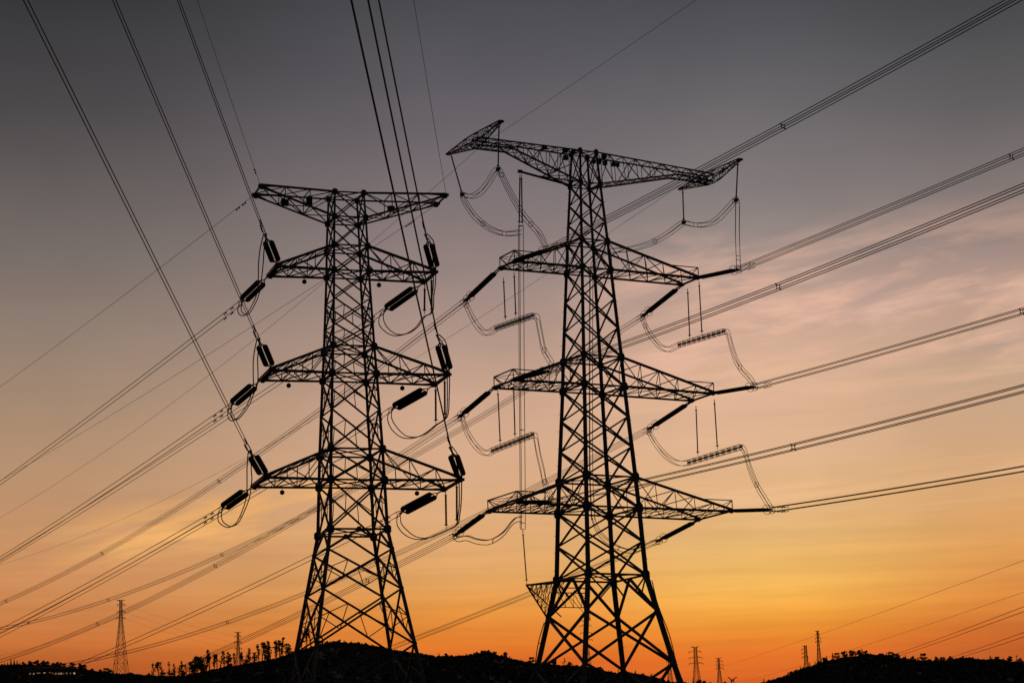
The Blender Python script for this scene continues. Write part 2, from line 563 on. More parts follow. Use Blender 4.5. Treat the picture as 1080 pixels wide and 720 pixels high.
def crossarm(T, root, k, side, z_top, z_bot, bays, cw, lw, label, tipw=0.3, dense=True):
    """box lattice arm that narrows to two tips joined by a short beam"""
    zt, zb = z_top, z_bot
    tn, tf = T.tip(k, side, True), T.tip(k, side, False)
    roots = {'tn': T.leg(side, -1, zt), 'tf': T.leg(side, 1, zt), 'bn': T.leg(side, -1, zb), 'bf': T.leg(side, 1, zb)}
    m = MB()
    ends = {'tn': tn + T.ez * 0.12, 'tf': tf + T.ez * 0.12, 'bn': tn - T.ez * 0.05, 'bf': tf - T.ez * 0.05}
    for q in roots:
        m.bar(roots[q], ends[q], cw * (1.25 if q in ('bn', 'tn') else 1.0))
    pt = lambda q, t: lerp(roots[q], ends[q], t)
    for i in range(bays):
        t0, t1 = i / bays, (i + 1) / bays
        tm = (t0 + t1) / 2
        for a, b in (('tn', 'bn'), ('tf', 'bf')):
            if i % 2 == 0:
                m.bar(pt(a, t0), pt(b, t1), lw)
            else:
                m.bar(pt(b, t0), pt(a, t1), lw)
            if t1 < 0.95:
                m.bar(pt(a, t1), pt(b, t1), lw)
            if dense and i < bays - 1:
                m.bar(pt(a, tm), pt(b, tm), lw * 0.7)
        m.bar(pt('bn', t0), pt('bf', t1), lw); m.bar(pt('bf', t0) + T.ez * lw, pt('bn', t1) + T.ez * lw, lw)
        m.bar(pt('tn', t0), pt('tf', t1), lw * 0.9)
        if 0 < i:
            m.bar(pt('bn', t0), pt('bf', t0), lw); m.bar(pt('tn', t0), pt('tf', t0), lw)
    m.bar(tn, tf, tipw, tipw * 0.8)
    arm = m.build('crossarm', STEEL, root)
    tag(arm, label)
    for e, inn in ((tn, roots['bn']), (tf, roots['bf'])):
        g = MB(); d = unit(inn - e)
        g.plate(e + d * 0.15, T.ey, 0.30, 0.05, 6)
        g.bar(e - d * 0.2, e + d * 1.1, 0.28, 0.24, 0.14)
        g.build('tip_plate', STEEL, arm)
    return arm


def equipment_box(T, root, a, b, z, w, h):
    m = MB(); m.block(T.P(a, b, z), T.ex, T.ey, T.ez, w, 0.35, h)
    m.block(T.P(a, b, z + h / 2 + 0.05), T.ex, T.ey, T.ez, 0.08, 0.08, 0.12)
    m.build('equipment_box', BOXM, root)


SIDE = {-1: 'left', 1: 'right'}
# ---- left tower
def build_left_tower():
    T = TL
    fz = ground_z(T.x, T.y)
    root = thing('transmission_tower', 'black steel lattice tower with four stacked crossarms, standing left of the taller tower', 'pylon', T.P(0, 0, fz), 'large lattice towers')
    z = T.z
    pan = [z[0], z[1], z[2], z[3], 46.93, 44.65, z[4], z[5], 37.05, z[6], z[7], z[8]]
    low = [z[8], 25.0, 21.6, 16.9, 11.2]
    foot = lambda sx, sy: ground_z(*T.leg(sx, sy, fz)[:2]) - 0.1
    tower_body(T, root, pan, [z[0], z[1], z[2], z[3], z[4], z[5], z[6], z[7], z[8]], foot,
               lambda q: np.interp(q, [12, 26, 56], [0.33, 0.27, 0.17]), lambda q: np.interp(q, [12, 26, 56], [0.17, 0.15, 0.105]), 0.07)
    # first bay under the waist: braces drop from the middle of each side to the legs
    m = MB()
    for i, j in FACES:
        mid = lerp(T.leg(*i, z[8]), T.leg(*j, z[8]), 0.5)
        for q in (i, j):
            m.bar(mid, T.leg(*q, low[1]), 0.16)
        m.plate(mid, T.ey if i[1] == j[1] else T.ex, 0.26, 0.04, 6)
    m.build('bracing_panel', STEEL, root)
    for z0, z1 in zip(low[1:-1], low[2:]):
        m = MB()
        for (i, j) in FACES:
            i0, i1, j0, j1 = T.leg(*i, z1), T.leg(*i, z0), T.leg(*j, z1), T.leg(*j, z0)
            off = unit((i0 + j0) / 2 - T.P(0, 0, z1)) * 0.08
            m.bar(i0 + off, j1 + off, 0.16); m.bar(j0 - off, i1 - off, 0.16)
            for t, lg in ((0.27, i), (0.73, j)):
                A = lerp(i0, j1, t); B = lerp(i1, j0, t)
                m.bar(A, B, 0.075)
                hi, lo = (A, B) if A[2] > B[2] else (B, A)
                m.bar(T.leg(*lg, z0 * 0.5 + z1 * 0.5), hi, 0.075)
                m.bar(T.leg(*lg, z0 * 0.5 + z1 * 0.5), lo, 0.075)
        m.build('bracing_panel', STEEL, root)
    gussets(T, root, z[:8], lambda q: np.interp(q, [30, 57], [0.36, 0.26]))
    gussets(T, root, [z[8]], lambda q: 0.36)
    gussets(T, root, low[1:4], lambda q: 0.2)
    names = ['top', 'upper', 'middle', 'lower']
    for k, (zt, zb) in enumerate(((z[0], z[1]), (z[2], z[3]), (z[4], z[5]), (z[6], z[7]))):
        for sd in (-1, 1):
            if k == 0:
                crossarm(T, root, 0, sd, zt, zb, 3, 0.13, 0.075, None, 0.14, False)
            else:
                crossarm(T, root, k, sd, zt, zb, 3, 0.17, 0.08, None, 0.36 if sd < 0 else 0.26, False)
    for (a, b, zz, w, h) in ((-5.55, -0.3, 55.5, 0.65, 0.55), (-3.4, -0.4, 55.75, 0.5, 0.7), (3.95, -0.4, 55.35, 0.62, 0.5)):
        equipment_box(T, root, a, b, zz, w, h)
    return root


# ---- right tower
CB_A = {-1: -12.9, 1: 15.6}
CB_Z = {-1: 71.75, 1: 70.75}
CB_H = 6.2


def build_right_tower():
    T = TR
    fz = ground_z(T.x, T.y)
    root = thing('transmission_tower', 'taller black steel lattice tower with a long top beam ending in two slanting crossbeams', 'pylon', T.P(0, 0, fz), 'large lattice towers')
    z = T.z
    split = lambda a, b, n: [a + (b - a) * i / n for i in range(n)]
    pan = [z[0], z[1]] + split(z[1], z[2], 3)[1:] + [z[2], z[3]] + split(z[3], z[4], 3)[1:] + [z[4], z[5]] + split(z[5], z[6], 3)[1:] + [z[6], z[7]] + split(z[7], z[8], 2)[1:] + [z[8]]
    foot = lambda sx, sy: ground_z(*T.leg(sx, sy, fz)[:2]) - 0.1
    tower_body(T, root, pan, [z[0], z[1], z[2], z[3], z[4], z[5], z[6], z[7], z[8]], foot,
               lambda q: np.interp(q, [14, 30, 50, 71], [0.56, 0.46, 0.36, 0.23]), lambda q: np.interp(q, [14, 30, 60, 71], [0.21, 0.17, 0.125, 0.09]), 0.075)
    m = MB()
    zk = 22.9
    for i, j in FACES:
        mid = lerp(T.leg(*i, z[8]), T.leg(*j, z[8]), 0.5)
        for q in (i, j):
            m.bar(mid, T.leg(*q, zk), 0.24)
            m.bar(lerp(mid, T.leg(*q, zk), 0.45), T.leg(*q, z[8]), 0.13)
    m.build('bracing_panel', STEEL, root)
    for z0, z1 in ((zk, 17.6), (17.6, 11.6)):
        m = MB()
        for (i, j) in FACES:
            i0, i1, j0, j1 = T.leg(*i, z1), T.leg(*i, z0), T.leg(*j, z1), T.leg(*j, z0)
            off = unit((i0 + j0) / 2 - T.P(0, 0, z1)) * 0.12
            m.bar(i0 + off, j1 + off, 0.24); m.bar(j0 - off, i1 - off, 0.24)
        m.build('bracing_panel', STEEL, root)
    gussets(T, root, z[:8], lambda q: np.interp(q, [30, 72], [0.52, 0.28]))
    gussets(T, root, [z[8]], lambda q: 0.48)
    gussets(T, root, [zk, 17.6], lambda q: 0.36)
    for k, (zt, zb) in enumerate(((z[2], z[3]), (z[4], z[5]), (z[6], z[7]))):
        for sd in (-1, 1):
            arm = crossarm(T, root, k, sd, zt, zb, 5, 0.18, 0.075, None, 0.2, False)
            # light bracket that carries the jumper insulators, standing on the tips
            tn, tf = T.tip(k, sd, True), T.tip(k, sd, False)
            b = MB(); up = T.ez * 1.1; inn = T.ex * (-sd)
            b.bar(tn, tn + up, 0.10); b.bar(tn + up, tn + up + inn * 3.4, 0.09)
            b.bar(tn + up, tn + inn * 1.2, 0.08); b.bar(tn + up, tn + inn * 2.4, 0.06)
            if sd < 0:
                b.bar(tf, tf + up, 0.10); b.bar(tf + up, tn + up, 0.11); b.bar(tf + up, tf + inn * 1.3, 0.08)
                c = lerp(tn, tf, 0.5)
                b.bar(c, tf + up, 0.07); b.bar(c, tn + up, 0.07); b.bar(tf + up, tn, 0.05)
                b.bar(tf + up, tn + up + inn * 3.4, 0.05)
            b.build('bracket', STEEL, arm)
    # long top beam: two halves, deep at the mast and shallow at the end
    for sd in (-1, 1):
        A1 = CB_A[sd]; ze = CB_Z[sd]
        m = MB()
        kz = 70.95 if sd < 0 else 70.2
        ka = sd * (9.0 if sd < 0 else 11.2)
        for b_ in (-1, 1):
            n_ = 9
            top = [T.P(sd * 0.96 + (A1 - sd * 0.96) * i / n_, b_ * np.interp(i, [0, n_], [0.96, 0.6]), z[0] + (ze - z[0]) * i / n_) for i in range(n_ + 1)]
            bot = []
            for i in range(n_ + 1):
                a = sd * 1.17 + (A1 - sd * 1.17) * i / n_
                zz = np.interp(abs(a), [1.17, abs(ka), abs(A1)], [z[1], kz, ze - 0.85])
                bot.append(T.P(a, b_ * np.interp(i, [0, n_], [1.17, 0.62]), zz))
            for i in range(n_):
                m.bar(top[i], top[i + 1], 0.13); m.bar(bot[i], bot[i + 1], 0.16)
                if i % 2: m.bar(top[i], bot[i + 1], 0.08)
                else: m.bar(bot[i], top[i + 1], 0.08)
                m.bar(top[i + 1], bot[i + 1], 0.07)
            if b_ < 0: T0, B0 = top, bot
        for i in range(n_):
            m.bar(T0[i], top[i + 1], 0.07); m.bar(B0[i], bot[i + 1], 0.07); m.bar(bot[i], B0[i + 1], 0.07)
            m.bar(T0[i + 1], top[i + 1], 0.07); m.bar(B0[i + 1], bot[i + 1], 0.07)
        beam = m.build('crossarm', STEEL, root); tag(beam, 'long top beam half, deep at the mast and shallow at its end')
        c = MB(); n_ = 5; half = CB_H
        pts = {}
        for i in range(-n_, n_ + 1):
            t = abs(i) / n_; b_ = half * i / n_
            hh = np.interp(t, [0, 0.2, 1], [0.95, 0.9, 0.12]); ww = np.interp(t, [0, 0.2, 1], [0.6, 0.55, 0.16])
            zt = ze + 0.15
            pts[i] = [T.P(A1 - ww, b_, zt), T.P(A1 + ww, b_, zt), T.P(A1 + ww * 0.85, b_, zt - hh), T.P(A1 - ww * 0.85, b_, zt - hh)]
        for i in range(-n_, n_):
            for q in range(4):
                c.bar(pts[i][q], pts[i + 1][q], 0.10)
                o = q if (i + q) % 2 else (q + 1) % 4
                c.bar(pts[i][o], pts[i + 1][(q + 1) % 4 if o == q else q], 0.055)
                c.bar(pts[i][q], pts[i][(q + 1) % 4], 0.05)
        for e in (-1, 1):
            c.plate(T.P(A1, e * (half - 0.1), ze + 0.05), T.ez, 0.34, 0.14, 8)
        tag(c.build('end_crossbeam', STEEL, root), 'slanting lattice crossbeam on the end of the top beam')
    for (px, w, h) in (((574, 155.5), .45, .4), ((596, 158.8), .5, .4), ((604.5, 160.5), .4, .4), ((596.5, 166.5), .5, .45), ((626, 170.5), .4, .38), ((632, 171), .32, .42), ((638, 172), .42, .45),
                       ((647, 173.3), .36, .45), ((651.5, 173.8), .28, .45), ((637, 165), .5, .45)):
        a, zz = T.local(px, -1.05)
        equipment_box(T, root, a, -1.05, zz, w, h)
    # outrigger that holds the down lead, and the small platform it ends on
    m = MB()
    e = T.P(-6.75, 2.0, 69.42)
    m.bar(T.P(-0.9, 1.15, 68.2), e, 0.17, 0.2); m.bar(T.P(-1.1, -1.15, 68.0), lerp(T.P(-0.9, 1.15, 68.2), e, 0.7), 0.12)
    m.bar(T.P(-1.1, 1.1, 70.5), lerp(T.P(-0.9, 1.15, 68.2), e, 0.6), 0.10)
    m.bar(e - T.ex * 0.12, e + T.ex * 0.35, 0.26, 0.3)
    m.build('outrigger', STEEL, root)
    m = MB()
    tipA = T.P(-7.45, 2.2, 25.95)
    ra, rb = T.leg(-1, 1, 26.4), T.leg(-1, -1, 26.4)
    rr, lo = T.leg(1, 1, 26.2), T.leg(-1, 1, 22.7)
    m.bar(ra, tipA, 0.2); m.bar(lo, tipA, 0.12)
    m.bar(lerp(ra, rb, 0.5), tipA, 0.13)
    lo2 = lerp(lo, T.leg(-1, -1, 22.7), 0.35)
    m.bar(lo2, tipA, 0.10)
    for i in range(1, 6):
        t0, t1 = i / 6, (i - 1) / 6
        p0, q0 = lerp(tipA, ra, t0), lerp(tipA, lo, t0)
        p1, q1 = lerp(tipA, ra, t1), lerp(tipA, lo, t1)
        s0, u0 = lerp(tipA, lerp(ra, rb, 0.5), t0), lerp(tipA, lo2, t0)
        m.bar(p0, q0, 0.07); m.bar(p1, q0, 0.06); m.bar(s0, u0, 0.06); m.bar(p0, u0, 0.05); m.bar(q0, u0, 0.06); m.bar(p0, s0, 0.06); m.bar(s0, q0, 0.05)
    # run of the platform along the far side, under the waist
    for j in (0, 1):
        f0, f1 = T.leg(-1, 1, 26.0 - 0.5 * j) + T.ey * 0.7, T.leg(1, 1, 26.0 - 0.5 * j) * 0.62 + T.leg(-1, 1, 26.0 - 0.5 * j) * 0.38 + T.ey * 0.7
        m.bar(f0, f1, 0.10)
    g0 = T.leg(-1, 1, 24.0) + T.ey * 0.4; g1 = lerp(T.leg(-1, 1, 24.0), T.leg(1, 1, 24.0), 0.62) + T.ey * 0.4
    m.bar(g0, g1, 0.08)
    for i in range(6):
        a0, a1 = lerp(f0, f1, i / 5), lerp(g0, g1, i / 5)
        m.bar(a0, a1, 0.05)
        if i < 5: m.bar(a0, lerp(g0, g1, (i + 1) / 5), 0.05)
    for t in (0.4, 0.8, 1.0):
        q = lerp(f0, f1, t); m.bar(q, lerp(g0, g1, 1.0) - T.ez * 1.3, 0.045)
    m.build('cable_platform', STEEL, root)
    for (sx, sy), zt in (((-1, 1), 22.4), ((1, -1), 26.0)):
        m = MB()
        pts = [T.leg(sx, sy, q) + T.ex * sx * (0.42 + 0.12 * math.sin(q)) for q in np.linspace(zt, fz + 1, 14)]
        m.tube(pts, 0.05, 6)
        for p, q in zip(pts[::3], np.linspace(zt, fz + 1, 14)[::3]):
            m.bar(p, T.leg(sx, sy, q), 0.05)
        m.build('cable_conduit', RUBBER, root)
    return root


build_left_tower()
build_right_tower()

# ------------------------------------------------------------------ overhead lines
PHI = {'LN': math.radians(181.5), 'LF': math.radians(-28.0), 'QF': math.radians(-28.0), 'QN': math.radians(155.0)}


class Span:
    """a sagging wire path: vertical plane of heading phi through A, height a parabola of the distance s"""
    def __init__(s, A, phi, pts, E=None, b0=1.5e-4, stiff=1.5e4):
        s.A = np.array(A); s.phi = phi
        s.h = np.array([math.sin(phi), math.cos(phi), 0]); s.n = np.array([s.h[1], -s.h[0], 0])
        S, Z, W = [], [], []
        for q in pts:
            p = on_plane(q, s.A, phi)
            S.append((p - s.A) @ s.h); Z.append(p[2] - s.A[2]); W.append(F_PX / p[1])
        S, Z, W = map(np.array, (S, Z, W))
        M = np.c_[np.ones_like(S), S, S * S] * W[:, None]
        M = np.vstack([M, [0, 0, stiff]]); R = np.append(Z * W, stiff * b0)
        s.c = np.linalg.lstsq(M, R, rcond=None)[0]
        s.smax = float(S.max())
        s.E = s.A if E is None else on_plane(E, s.A, phi)
        s.sE = float((s.E - s.A) @ s.h)
        s.dz = s.E[2] - s.A[2] - (s.c @ [1, s.sE, s.sE ** 2])

    def at(s, d):
        z = s.c[0] + s.c[1] * d + s.c[2] * d * d + s.dz * math.exp(-max(0, d - s.sE) / 25.0)
        return s.A + s.h * d + np.array([0, 0, z])

    def s_of(s, px):
        return float((on_plane(px, s.A, s.phi) - s.A) @ s.h)


LVL = {'L': {0: 'top', 1: 'upper', 2: 'middle', 3: 'lower'}, 'R': {0: 'upper', 1: 'middle', 2: 'lower'}}
TWR = {'L': "left tower", 'R': "right tower"}
WAY = {'LN': 'twin wires climbing steeply to the top edge', 'LF': 'twin wires sloping down left to the horizon',
       'QN': 'four-wire line rising to the right edge', 'QF': 'four-wire line descending left into the distance'}
TIE = {'LN': 'steep upward wires', 'LF': 'wires sloping down left', 'QN': 'wires rising right', 'QF': 'wires sloping down left'}
QUAD = [(-.22, .22), (.22, .22), (.22, -.22), (-.22, -.22)]
TWIN = [(0, .23), (0, -.23)]
TWIN_R = [(.05, .13), (-.05, -.13)]
ENDS = {}


def make_line(grp, T, k, side, near, E, pts, spacers=(), extend=0.4, offs=None, rad=0.029):
    rad = {'LN': 0.033, 'QN': 0.036, 'LF': 0.031, 'QF': 0.028}[grp]
    A = T.tip(k, side, near)
    sp_ = Span(A, PHI[grp], pts, E)
    ENDS[(grp, k, side)] = sp_
    where = f"{TWR[T.key]}'s {LVL[T.key][k]} {SIDE[side]} arm"
    root = thing('power_line', f"{WAY[grp]} from the {where}", 'power line', sp_.E, 'power line spans at the large towers')
    s0, s1 = sp_.sE, sp_.smax + extend * abs(sp_.smax - sp_.sE) + 30
    n = max(24, int((s1 - s0) / 4)); n = min(n, 90)
    ss = np.linspace(s0, s1, n)
    path = np.array([sp_.at(q) for q in ss])
    offs = offs or (QUAD if T.key == 'R' else TWIN)
    for (u, v) in offs:
        m = MB(); pp = path + sp_.n * u + np.array([0, 0, v])
        m.tube(pp, rad, 6); m.build('conductor', ALU, root, True)
        if grp in ('LF', 'QN', 'LN'):
            for ds in ((2.2, 3.9) if grp == 'LF' else (1.8, 2.6)):
                dr = .07 if T.key == 'L' else .045
                d = MB(); p0 = sp_.at(s0 + ds) + sp_.n * u + np.array([0, 0, v]); t = unit(sp_.at(s0 + ds + .5) - sp_.at(s0 + ds - .5))
                dn = np.array([0, 0, -1.0])
                d.bar(p0, p0 + dn * 0.14, dr * .7)
                d.tube([p0 + dn * .14 - t * .26, p0 + dn * .14 + t * .26], 0.018, 5)
                for e in (-1, 1):
                    d.lathe(p0 + dn * .15 + t * e * .16, p0 + dn * .15 + t * e * .32, [(0, .03), (.1, dr), (.9, dr * .9), (1, .03)], 8)
                d.build('vibration_damper', STEEL, root)
    for q in spacers:
        d = sp_.s_of(q); c = sp_.at(d); m = MB()
        co = [c + sp_.n * u + np.array([0, 0, v]) for u, v in offs]
        L = len(co)
        inn = [c + (q_ - c) * 0.62 for q_ in co]
        if L == 4:
            for i in range(4):
                m.bar(inn[i], inn[(i + 1) % 4], 0.06)
                m.bar(inn[i], co[i] + (co[i] - c) * 0.2, 0.075)
        else:
            m.bar(co[0], co[1], 0.08)
        m.build('spacer', STEEL, root)
    return sp_


def disc_profile(n, R, core):
    prof = [(0, core)]
    for i in range(n):
        r = R * (0.78 if i in (0, n - 1) else 1.0)
        a = i / n; p = 1.0 / n
        prof += [(a + .05 * p, core), (a + .30 * p, r * .82), (a + .52 * p, r), (a + .66 * p, r * .96), (a + .72 * p, core * 1.3), (a + .95 * p, core)]
    prof.append((1, core))
    return prof


def strain_string(grp, T, k, side, near, f0, f1, R, sep, rings):
    sp_ = ENDS[(grp, k, side)]
    A = T.tip(k, side, near); E = sp_.E
    d = unit(E - A); L = np.linalg.norm(E - A)
    where = f"{TWR[T.key]}'s {LVL[T.key][k]} {SIDE[side]} arm"
    kind = 'stubby double insulator' if T.key == 'L' else 'slim double insulator'
    root = thing('insulator_string', f"{kind} on the {where}, holding the {TIE[grp]}", 'insulator', A, 'strain insulator strings at the arm tips')
    lat = unit(np.cross(d, [0, 0, 1.0]))
    if T.key == 'L':
        lat = unit(np.cross(d, lerp(unit(A), [0, 0, 1.0], 0.35)))      # yoke plates hang tilted
    p0, p1 = A + d * L * f0, A + d * L * f1
    n = max(12, int(L * (f1 - f0) / 0.19))
    for e in (-1, 1):
        m = MB(); o = lat * sep / 2 * e
        m.lathe(p0 + o, p1 + o, disc_profile(n, R, 0.05), 12)
        m.build('disc_stack', PORC, root, False)
    for c, tip, sgn in ((p0, A, -1), (p1, E, 1)):
        m = MB(); c2 = c + d * sgn * 0.10
        m.bar(c2 - lat * (sep / 2 + .08), c2 + lat * (sep / 2 + .08), 0.10, 0.05)
        for e in (-1, 1):
            m.bar(c - d * sgn * 0.05 + lat * sep / 2 * e, c2 + lat * sep / 2 * e, 0.07)
            if T.key == 'R':
                m.bar(c2 + lat * sep / 2 * e, tip + lat * sep / 2 * e * .8, 0.105)
            else:
                m.bar(c2 + lat * sep / 2 * e, c2 + (tip - c2) * 0.35, 0.08)
        if T.key == 'L':
            m.bar(c2 + (tip - c2) * 0.3, tip, 0.09)
        m.build('yoke', STEEL, root)
    m = MB()                                     # dead-end clamps that grip the wires
    offs = QUAD if T.key == 'R' else TWIN
    for (u, v) in offs:
        q = E + sp_.n * u + np.array([0, 0, v])
        m.bar(p1 + d * 0.15, q, 0.07); m.bar(q, sp_.at(sp_.sE + 0.8) + sp_.n * u + np.array([0, 0, v]), 0.07)
    m.build('dead_end_clamp', STEEL, root)
    if rings:
        for t, rr in ((f1 - .02, .50), (f1 + .09, .44)):
            m = MB(); c = A + d * L * t
            m.ring(c + np.array([0, 0, .02]), unit(d + np.array([0, 0, .25])), rr, 0.028, 18, 5)
            m.bar(c - lat * rr, c + lat * rr, 0.045)
            m.build('grading_ring', STEEL, root)


LINES = [
    ('LN', TL, 1, -1, (279.5, 247), [(273, 230), (256.7, 183.3), (243.3, 150), (213.3, 66.7), (187.8, 0)], ()),
    ('LN', TL, 2, -1, (272.5, 357), [(234, 266.7), (183.3, 150), (153.3, 75.6), (120, 0)], ()),
    ('LN', TL, 3, -1, (263.5, 475), [(218.3, 386.7), (160.8, 270), (105.6, 157.8), (55.6, 57.8), (26.2, 0)], ()),
    ('LN', TL, 1, 1, (449, 247), [(436.7, 186.5), (421, 110), (399.5, 0)], ()),
    ('LN', TL, 2, 1, (461.3, 353), [(446.7, 282), (439.4, 250), (427.2, 190), (410.6, 110), (388.3, 0)], ()),
    ('LN', TL, 3, 1, (475, 471), [(456.7, 388), (444, 330), (425.6, 250), (412.8, 189.4), (394.4, 110), (370.5, 0)], ()),
    ('LF', TL, 1, -1, (254, 319), [(230, 336), (206, 355.4), (161, 389.7), (108, 430), (0, 509)], ()),
    ('LF', TL, 2, -1, (243, 428), [(180, 471.7), (62, 550), (0, 589)], ()),
    ('LF', TL, 3, -1, (233, 537), [(180, 569), (160, 580.4), (0, 665)], ()),
    ('LF', TL, 1, 1, (404, 328.5), [(395.5, 335), (343, 372), (295.8, 402), (255, 429), (180, 478), (70, 550), (0, 591)], ()),
    ('LF', TL, 2, 1, (412, 432), [(404, 439), (281, 514), (266, 522), (222, 548), (0, 670)], ()),
    ('LF', TL, 3, 1, (420.5, 541.5), [(413, 545.8), (328, 588), (262, 619.7), (160, 668), (86, 699)], ()),
    ('QF', TR, 0, -1, (490, 318), [(444, 350), (401, 387), (337, 431), (310, 452), (286.7, 470), (231, 508), (160, 552), (107.5, 583.7), (6.3, 632.8)], ((231, 508), (107.5, 583.7), (6.3, 632.8))),
    ('QF', TR, 1, -1, (484, 440), [(476.7, 445), (431.7, 471.7), (333, 536), (227, 596.7), (160, 631.7), (103, 658), (0, 696)], ((373, 510), (227, 596.7), (103, 658))),
    ('QF', TR, 2, -1, (479, 565), [(468, 573), (421.7, 595), (317.5, 647.5), (230, 686.7)], ((387.6, 612.6),)),
    ('QF', TR, 0, 1, (677, 334), [(656.7, 346.7), (544, 418), (480, 452), (438, 480), (335, 537), (234, 585.5), (114, 633), (30, 656), (0, 662)], ((234, 585.5), (114, 633), (30, 656))),
    ('QF', TR, 1, 1, (683.5, 453), [(615, 485.6), (549, 519), (506.7, 541), (420, 582.5), (317.5, 626.7), (239.7, 657), (160, 681.7), (92, 695)], ((239.7, 657),)),
    ('QF', TR, 2, 1, (692.5, 571), [(680, 578), (644, 592), (602, 606.7), (558, 626.7), (438, 673.5)], ()),
    ('QN', TR, 0, -1, (577, 263.5), [(597, 256.7), (639, 231), (700, 201), (718, 190), (780, 158.3), (825.8, 134), (900, 94), (927, 80), (1068, 0)], ((825.8, 134),)),
    ('QN', TR, 1, -1, (577.8, 391), [(657.8, 363.9), (700, 349.4), (740, 335), (820.8, 303), (960, 248), (1080, 197.5)], ((820.8, 303),)),
    ('QN', TR, 2, -1, (582, 529), [(650, 514.5), (680, 507), (790, 482.5), (836.7, 471.7), (900, 456.4), (960, 440.7), (1080, 409)], ((836.7, 471.7),)),
    ('QN', TR, 0, 1, (779, 284), [(790, 278), (883, 241.7), (900, 234.7), (1066.7, 165.8), (1080, 159)], ((1066.7, 165.8),)),
    ('QN', TR, 1, 1, (796, 407.5), [(830, 399.4), (900, 380), (1080, 328)], ((1077.5, 328),)),
    ('QN', TR, 2, 1, (814, 537.2), [(828, 536.5), (900, 524.8), (960, 515), (1080, 494.4)], ()),
]
for (g, T, k, sd, E, pts, spc) in LINES:
    near = g in ('LN', 'QN')
    make_line(g, T, k, sd, near, E, pts, spc, extend=0.9 if near else 0.35, offs=(TWIN_R if (g == 'LN' and sd > 0) else None))
    if T.key == 'L':
        strain_string(g, T, k, sd, near, (0.16 if sd < 0 else 0.18) if near else 0.25, (0.75 if sd < 0 else 0.71) if near else 0.88, 0.235, 0.53, False)
    else:
        strain_string(g, T, k, sd, near, 0.04 if near else 0.15, 0.90 if near else 0.85, 0.195, 0.31, True)


def ground_wire(A, phi, pts, label, extend=0.4, rad=0.019, damp=()):
    s = Span(A, phi, pts, None)
    s1 = s.smax * (1 + extend) + 20
    m = MB(); m.tube([s.at(q) for q in np.linspace(0, s1, 60)], rad, 6)
    for q in damp:
        d = s.s_of(q); p = s.at(d); t = unit(s.at(d + .5) - p); dn = np.array([0, 0, -.12])
        m.tube([p + dn - t * .35, p + dn + t * .35], 0.03, 5); m.bar(p, p + dn, 0.04)
        for e in (-1, 1): m.lathe(p + dn + t * e * .25, p + dn + t * e * .42, [(0, .04), (.2, .075), (.8, .07), (1, .04)], 8)
    o = m.build('ground_wire', ALU, None, True)
    tag(o, label, 'ground wire', 'thin single ground wires at the tower tops')


ground_wire(TL.tip(0, -1, True), PHI['LN'], [(269, 180.8), (260, 151.7), (239.6, 94.4), (207.8, 0)], "thin single wire climbing to the top edge from the left tower's top left tip", 1.0, damp=((269, 180.8),))
ground_wire(TL.tip(0, 1, True), PHI['LN'], [(466.3, 189.4), (453.9, 110), (435.8, 0)], "thin single wire climbing to the top edge from the left tower's top right tip", 1.0)
ground_wire(TL.tip(0, -1, False), PHI['LF'], [(254, 216.7), (223.3, 240), (184, 270), (60, 364.7), (0, 407.5)], "thin single wire sloping down left from the left tower's top left tip", damp=((257.5, 214), (251, 219)))
ground_wire(TL.tip(0, 1, False), PHI['LF'], [(430, 237), (394, 260), (339, 298), (252, 352), (241, 360.5), (194, 389.7), (130, 430), (31, 489)], "thin single wire sloping down left from the left tower's top right tip", damp=((435, 234), (430, 237)))
_a, _z = TR.local((519, 146), -0.65)
ground_wire(TR.P(_a, -0.65, _z), PHI['QN'], [(525, 140), (565, 115.6), (660, 50.5), (733.8, 0)], "thin single wire rising right from the left end of the right tower's top beam", 1.0)
_a, _z = TR.local((503, 158), 0.65)
ground_wire(TR.P(_a, 0.65, _z), PHI['QF'], [(467, 189), (419, 232), (390, 257), (339, 298), (276, 352), (266, 360), (176, 430), (0, 545)], "thin single wire sloping down left from the left end of the right tower's top beam")
_a, _z = TR.local((735, 184), 0.65)
ground_wire(TR.P(_a, 0.65, _z), PHI['QF'], [(683, 215.6), (643, 242), (573, 289), (529, 320), (495.6, 340.6), (480, 350.6), (264, 482), (220, 503), (160, 532.5), (93, 562)], "thin single wire sloping down left from the right end of the right tower's top beam")


# ------------------------------------------------------------------ jumpers and what carries them
def smooth_path(P, per=8):
    P = np.asarray(P, float); out = []
    Q = np.vstack([2 * P[0] - P[1], P, 2 * P[-1] - P[-2]])
    for i in range(1, len(Q) - 2):
        p0, p1, p2, p3 = Q[i - 1:i + 3]
        for j in range(per):
            t = j / per
            out.append(0.5 * (2 * p1 + (p2 - p0) * t + (2 * p0 - 5 * p1 + 4 * p2 - p3) * t * t + (3 * p1 - p0 - 3 * p2 + p3) * t ** 3))
    out.append(P[-1])
    return np.array(out)


def jumper(label, P, offs, root=None, rad=0.032, spacers=(), flare=None):
    """offs: list of 3-vectors, one wire each; flare: factor on the offsets along the way"""
    path = smooth_path(P)
    root = root or thing('jumper_cable', label, 'jumper cable', path[0], 'jumper loops under the arms')
    n = len(path)
    fl = np.ones(n) if flare is None else np.interp(np.linspace(0, 1, n), np.linspace(0, 1, len(flare)), flare)
    for o in offs:
        m = MB(); m.tube(path + np.outer(fl, o), rad, 6); m.build('conductor', ALU, root, True)
    for t in spacers:
        i = int(t * (n - 1)); m = MB()
        L = len(offs)
        for a in range(L):
            m.bar(path[i] + np.array(offs[a]) * fl[i], path[i] + np.array(offs[(a + 1) % L]) * fl[i], 0.045)
        m.build('spacer', STEEL, root)
    return root


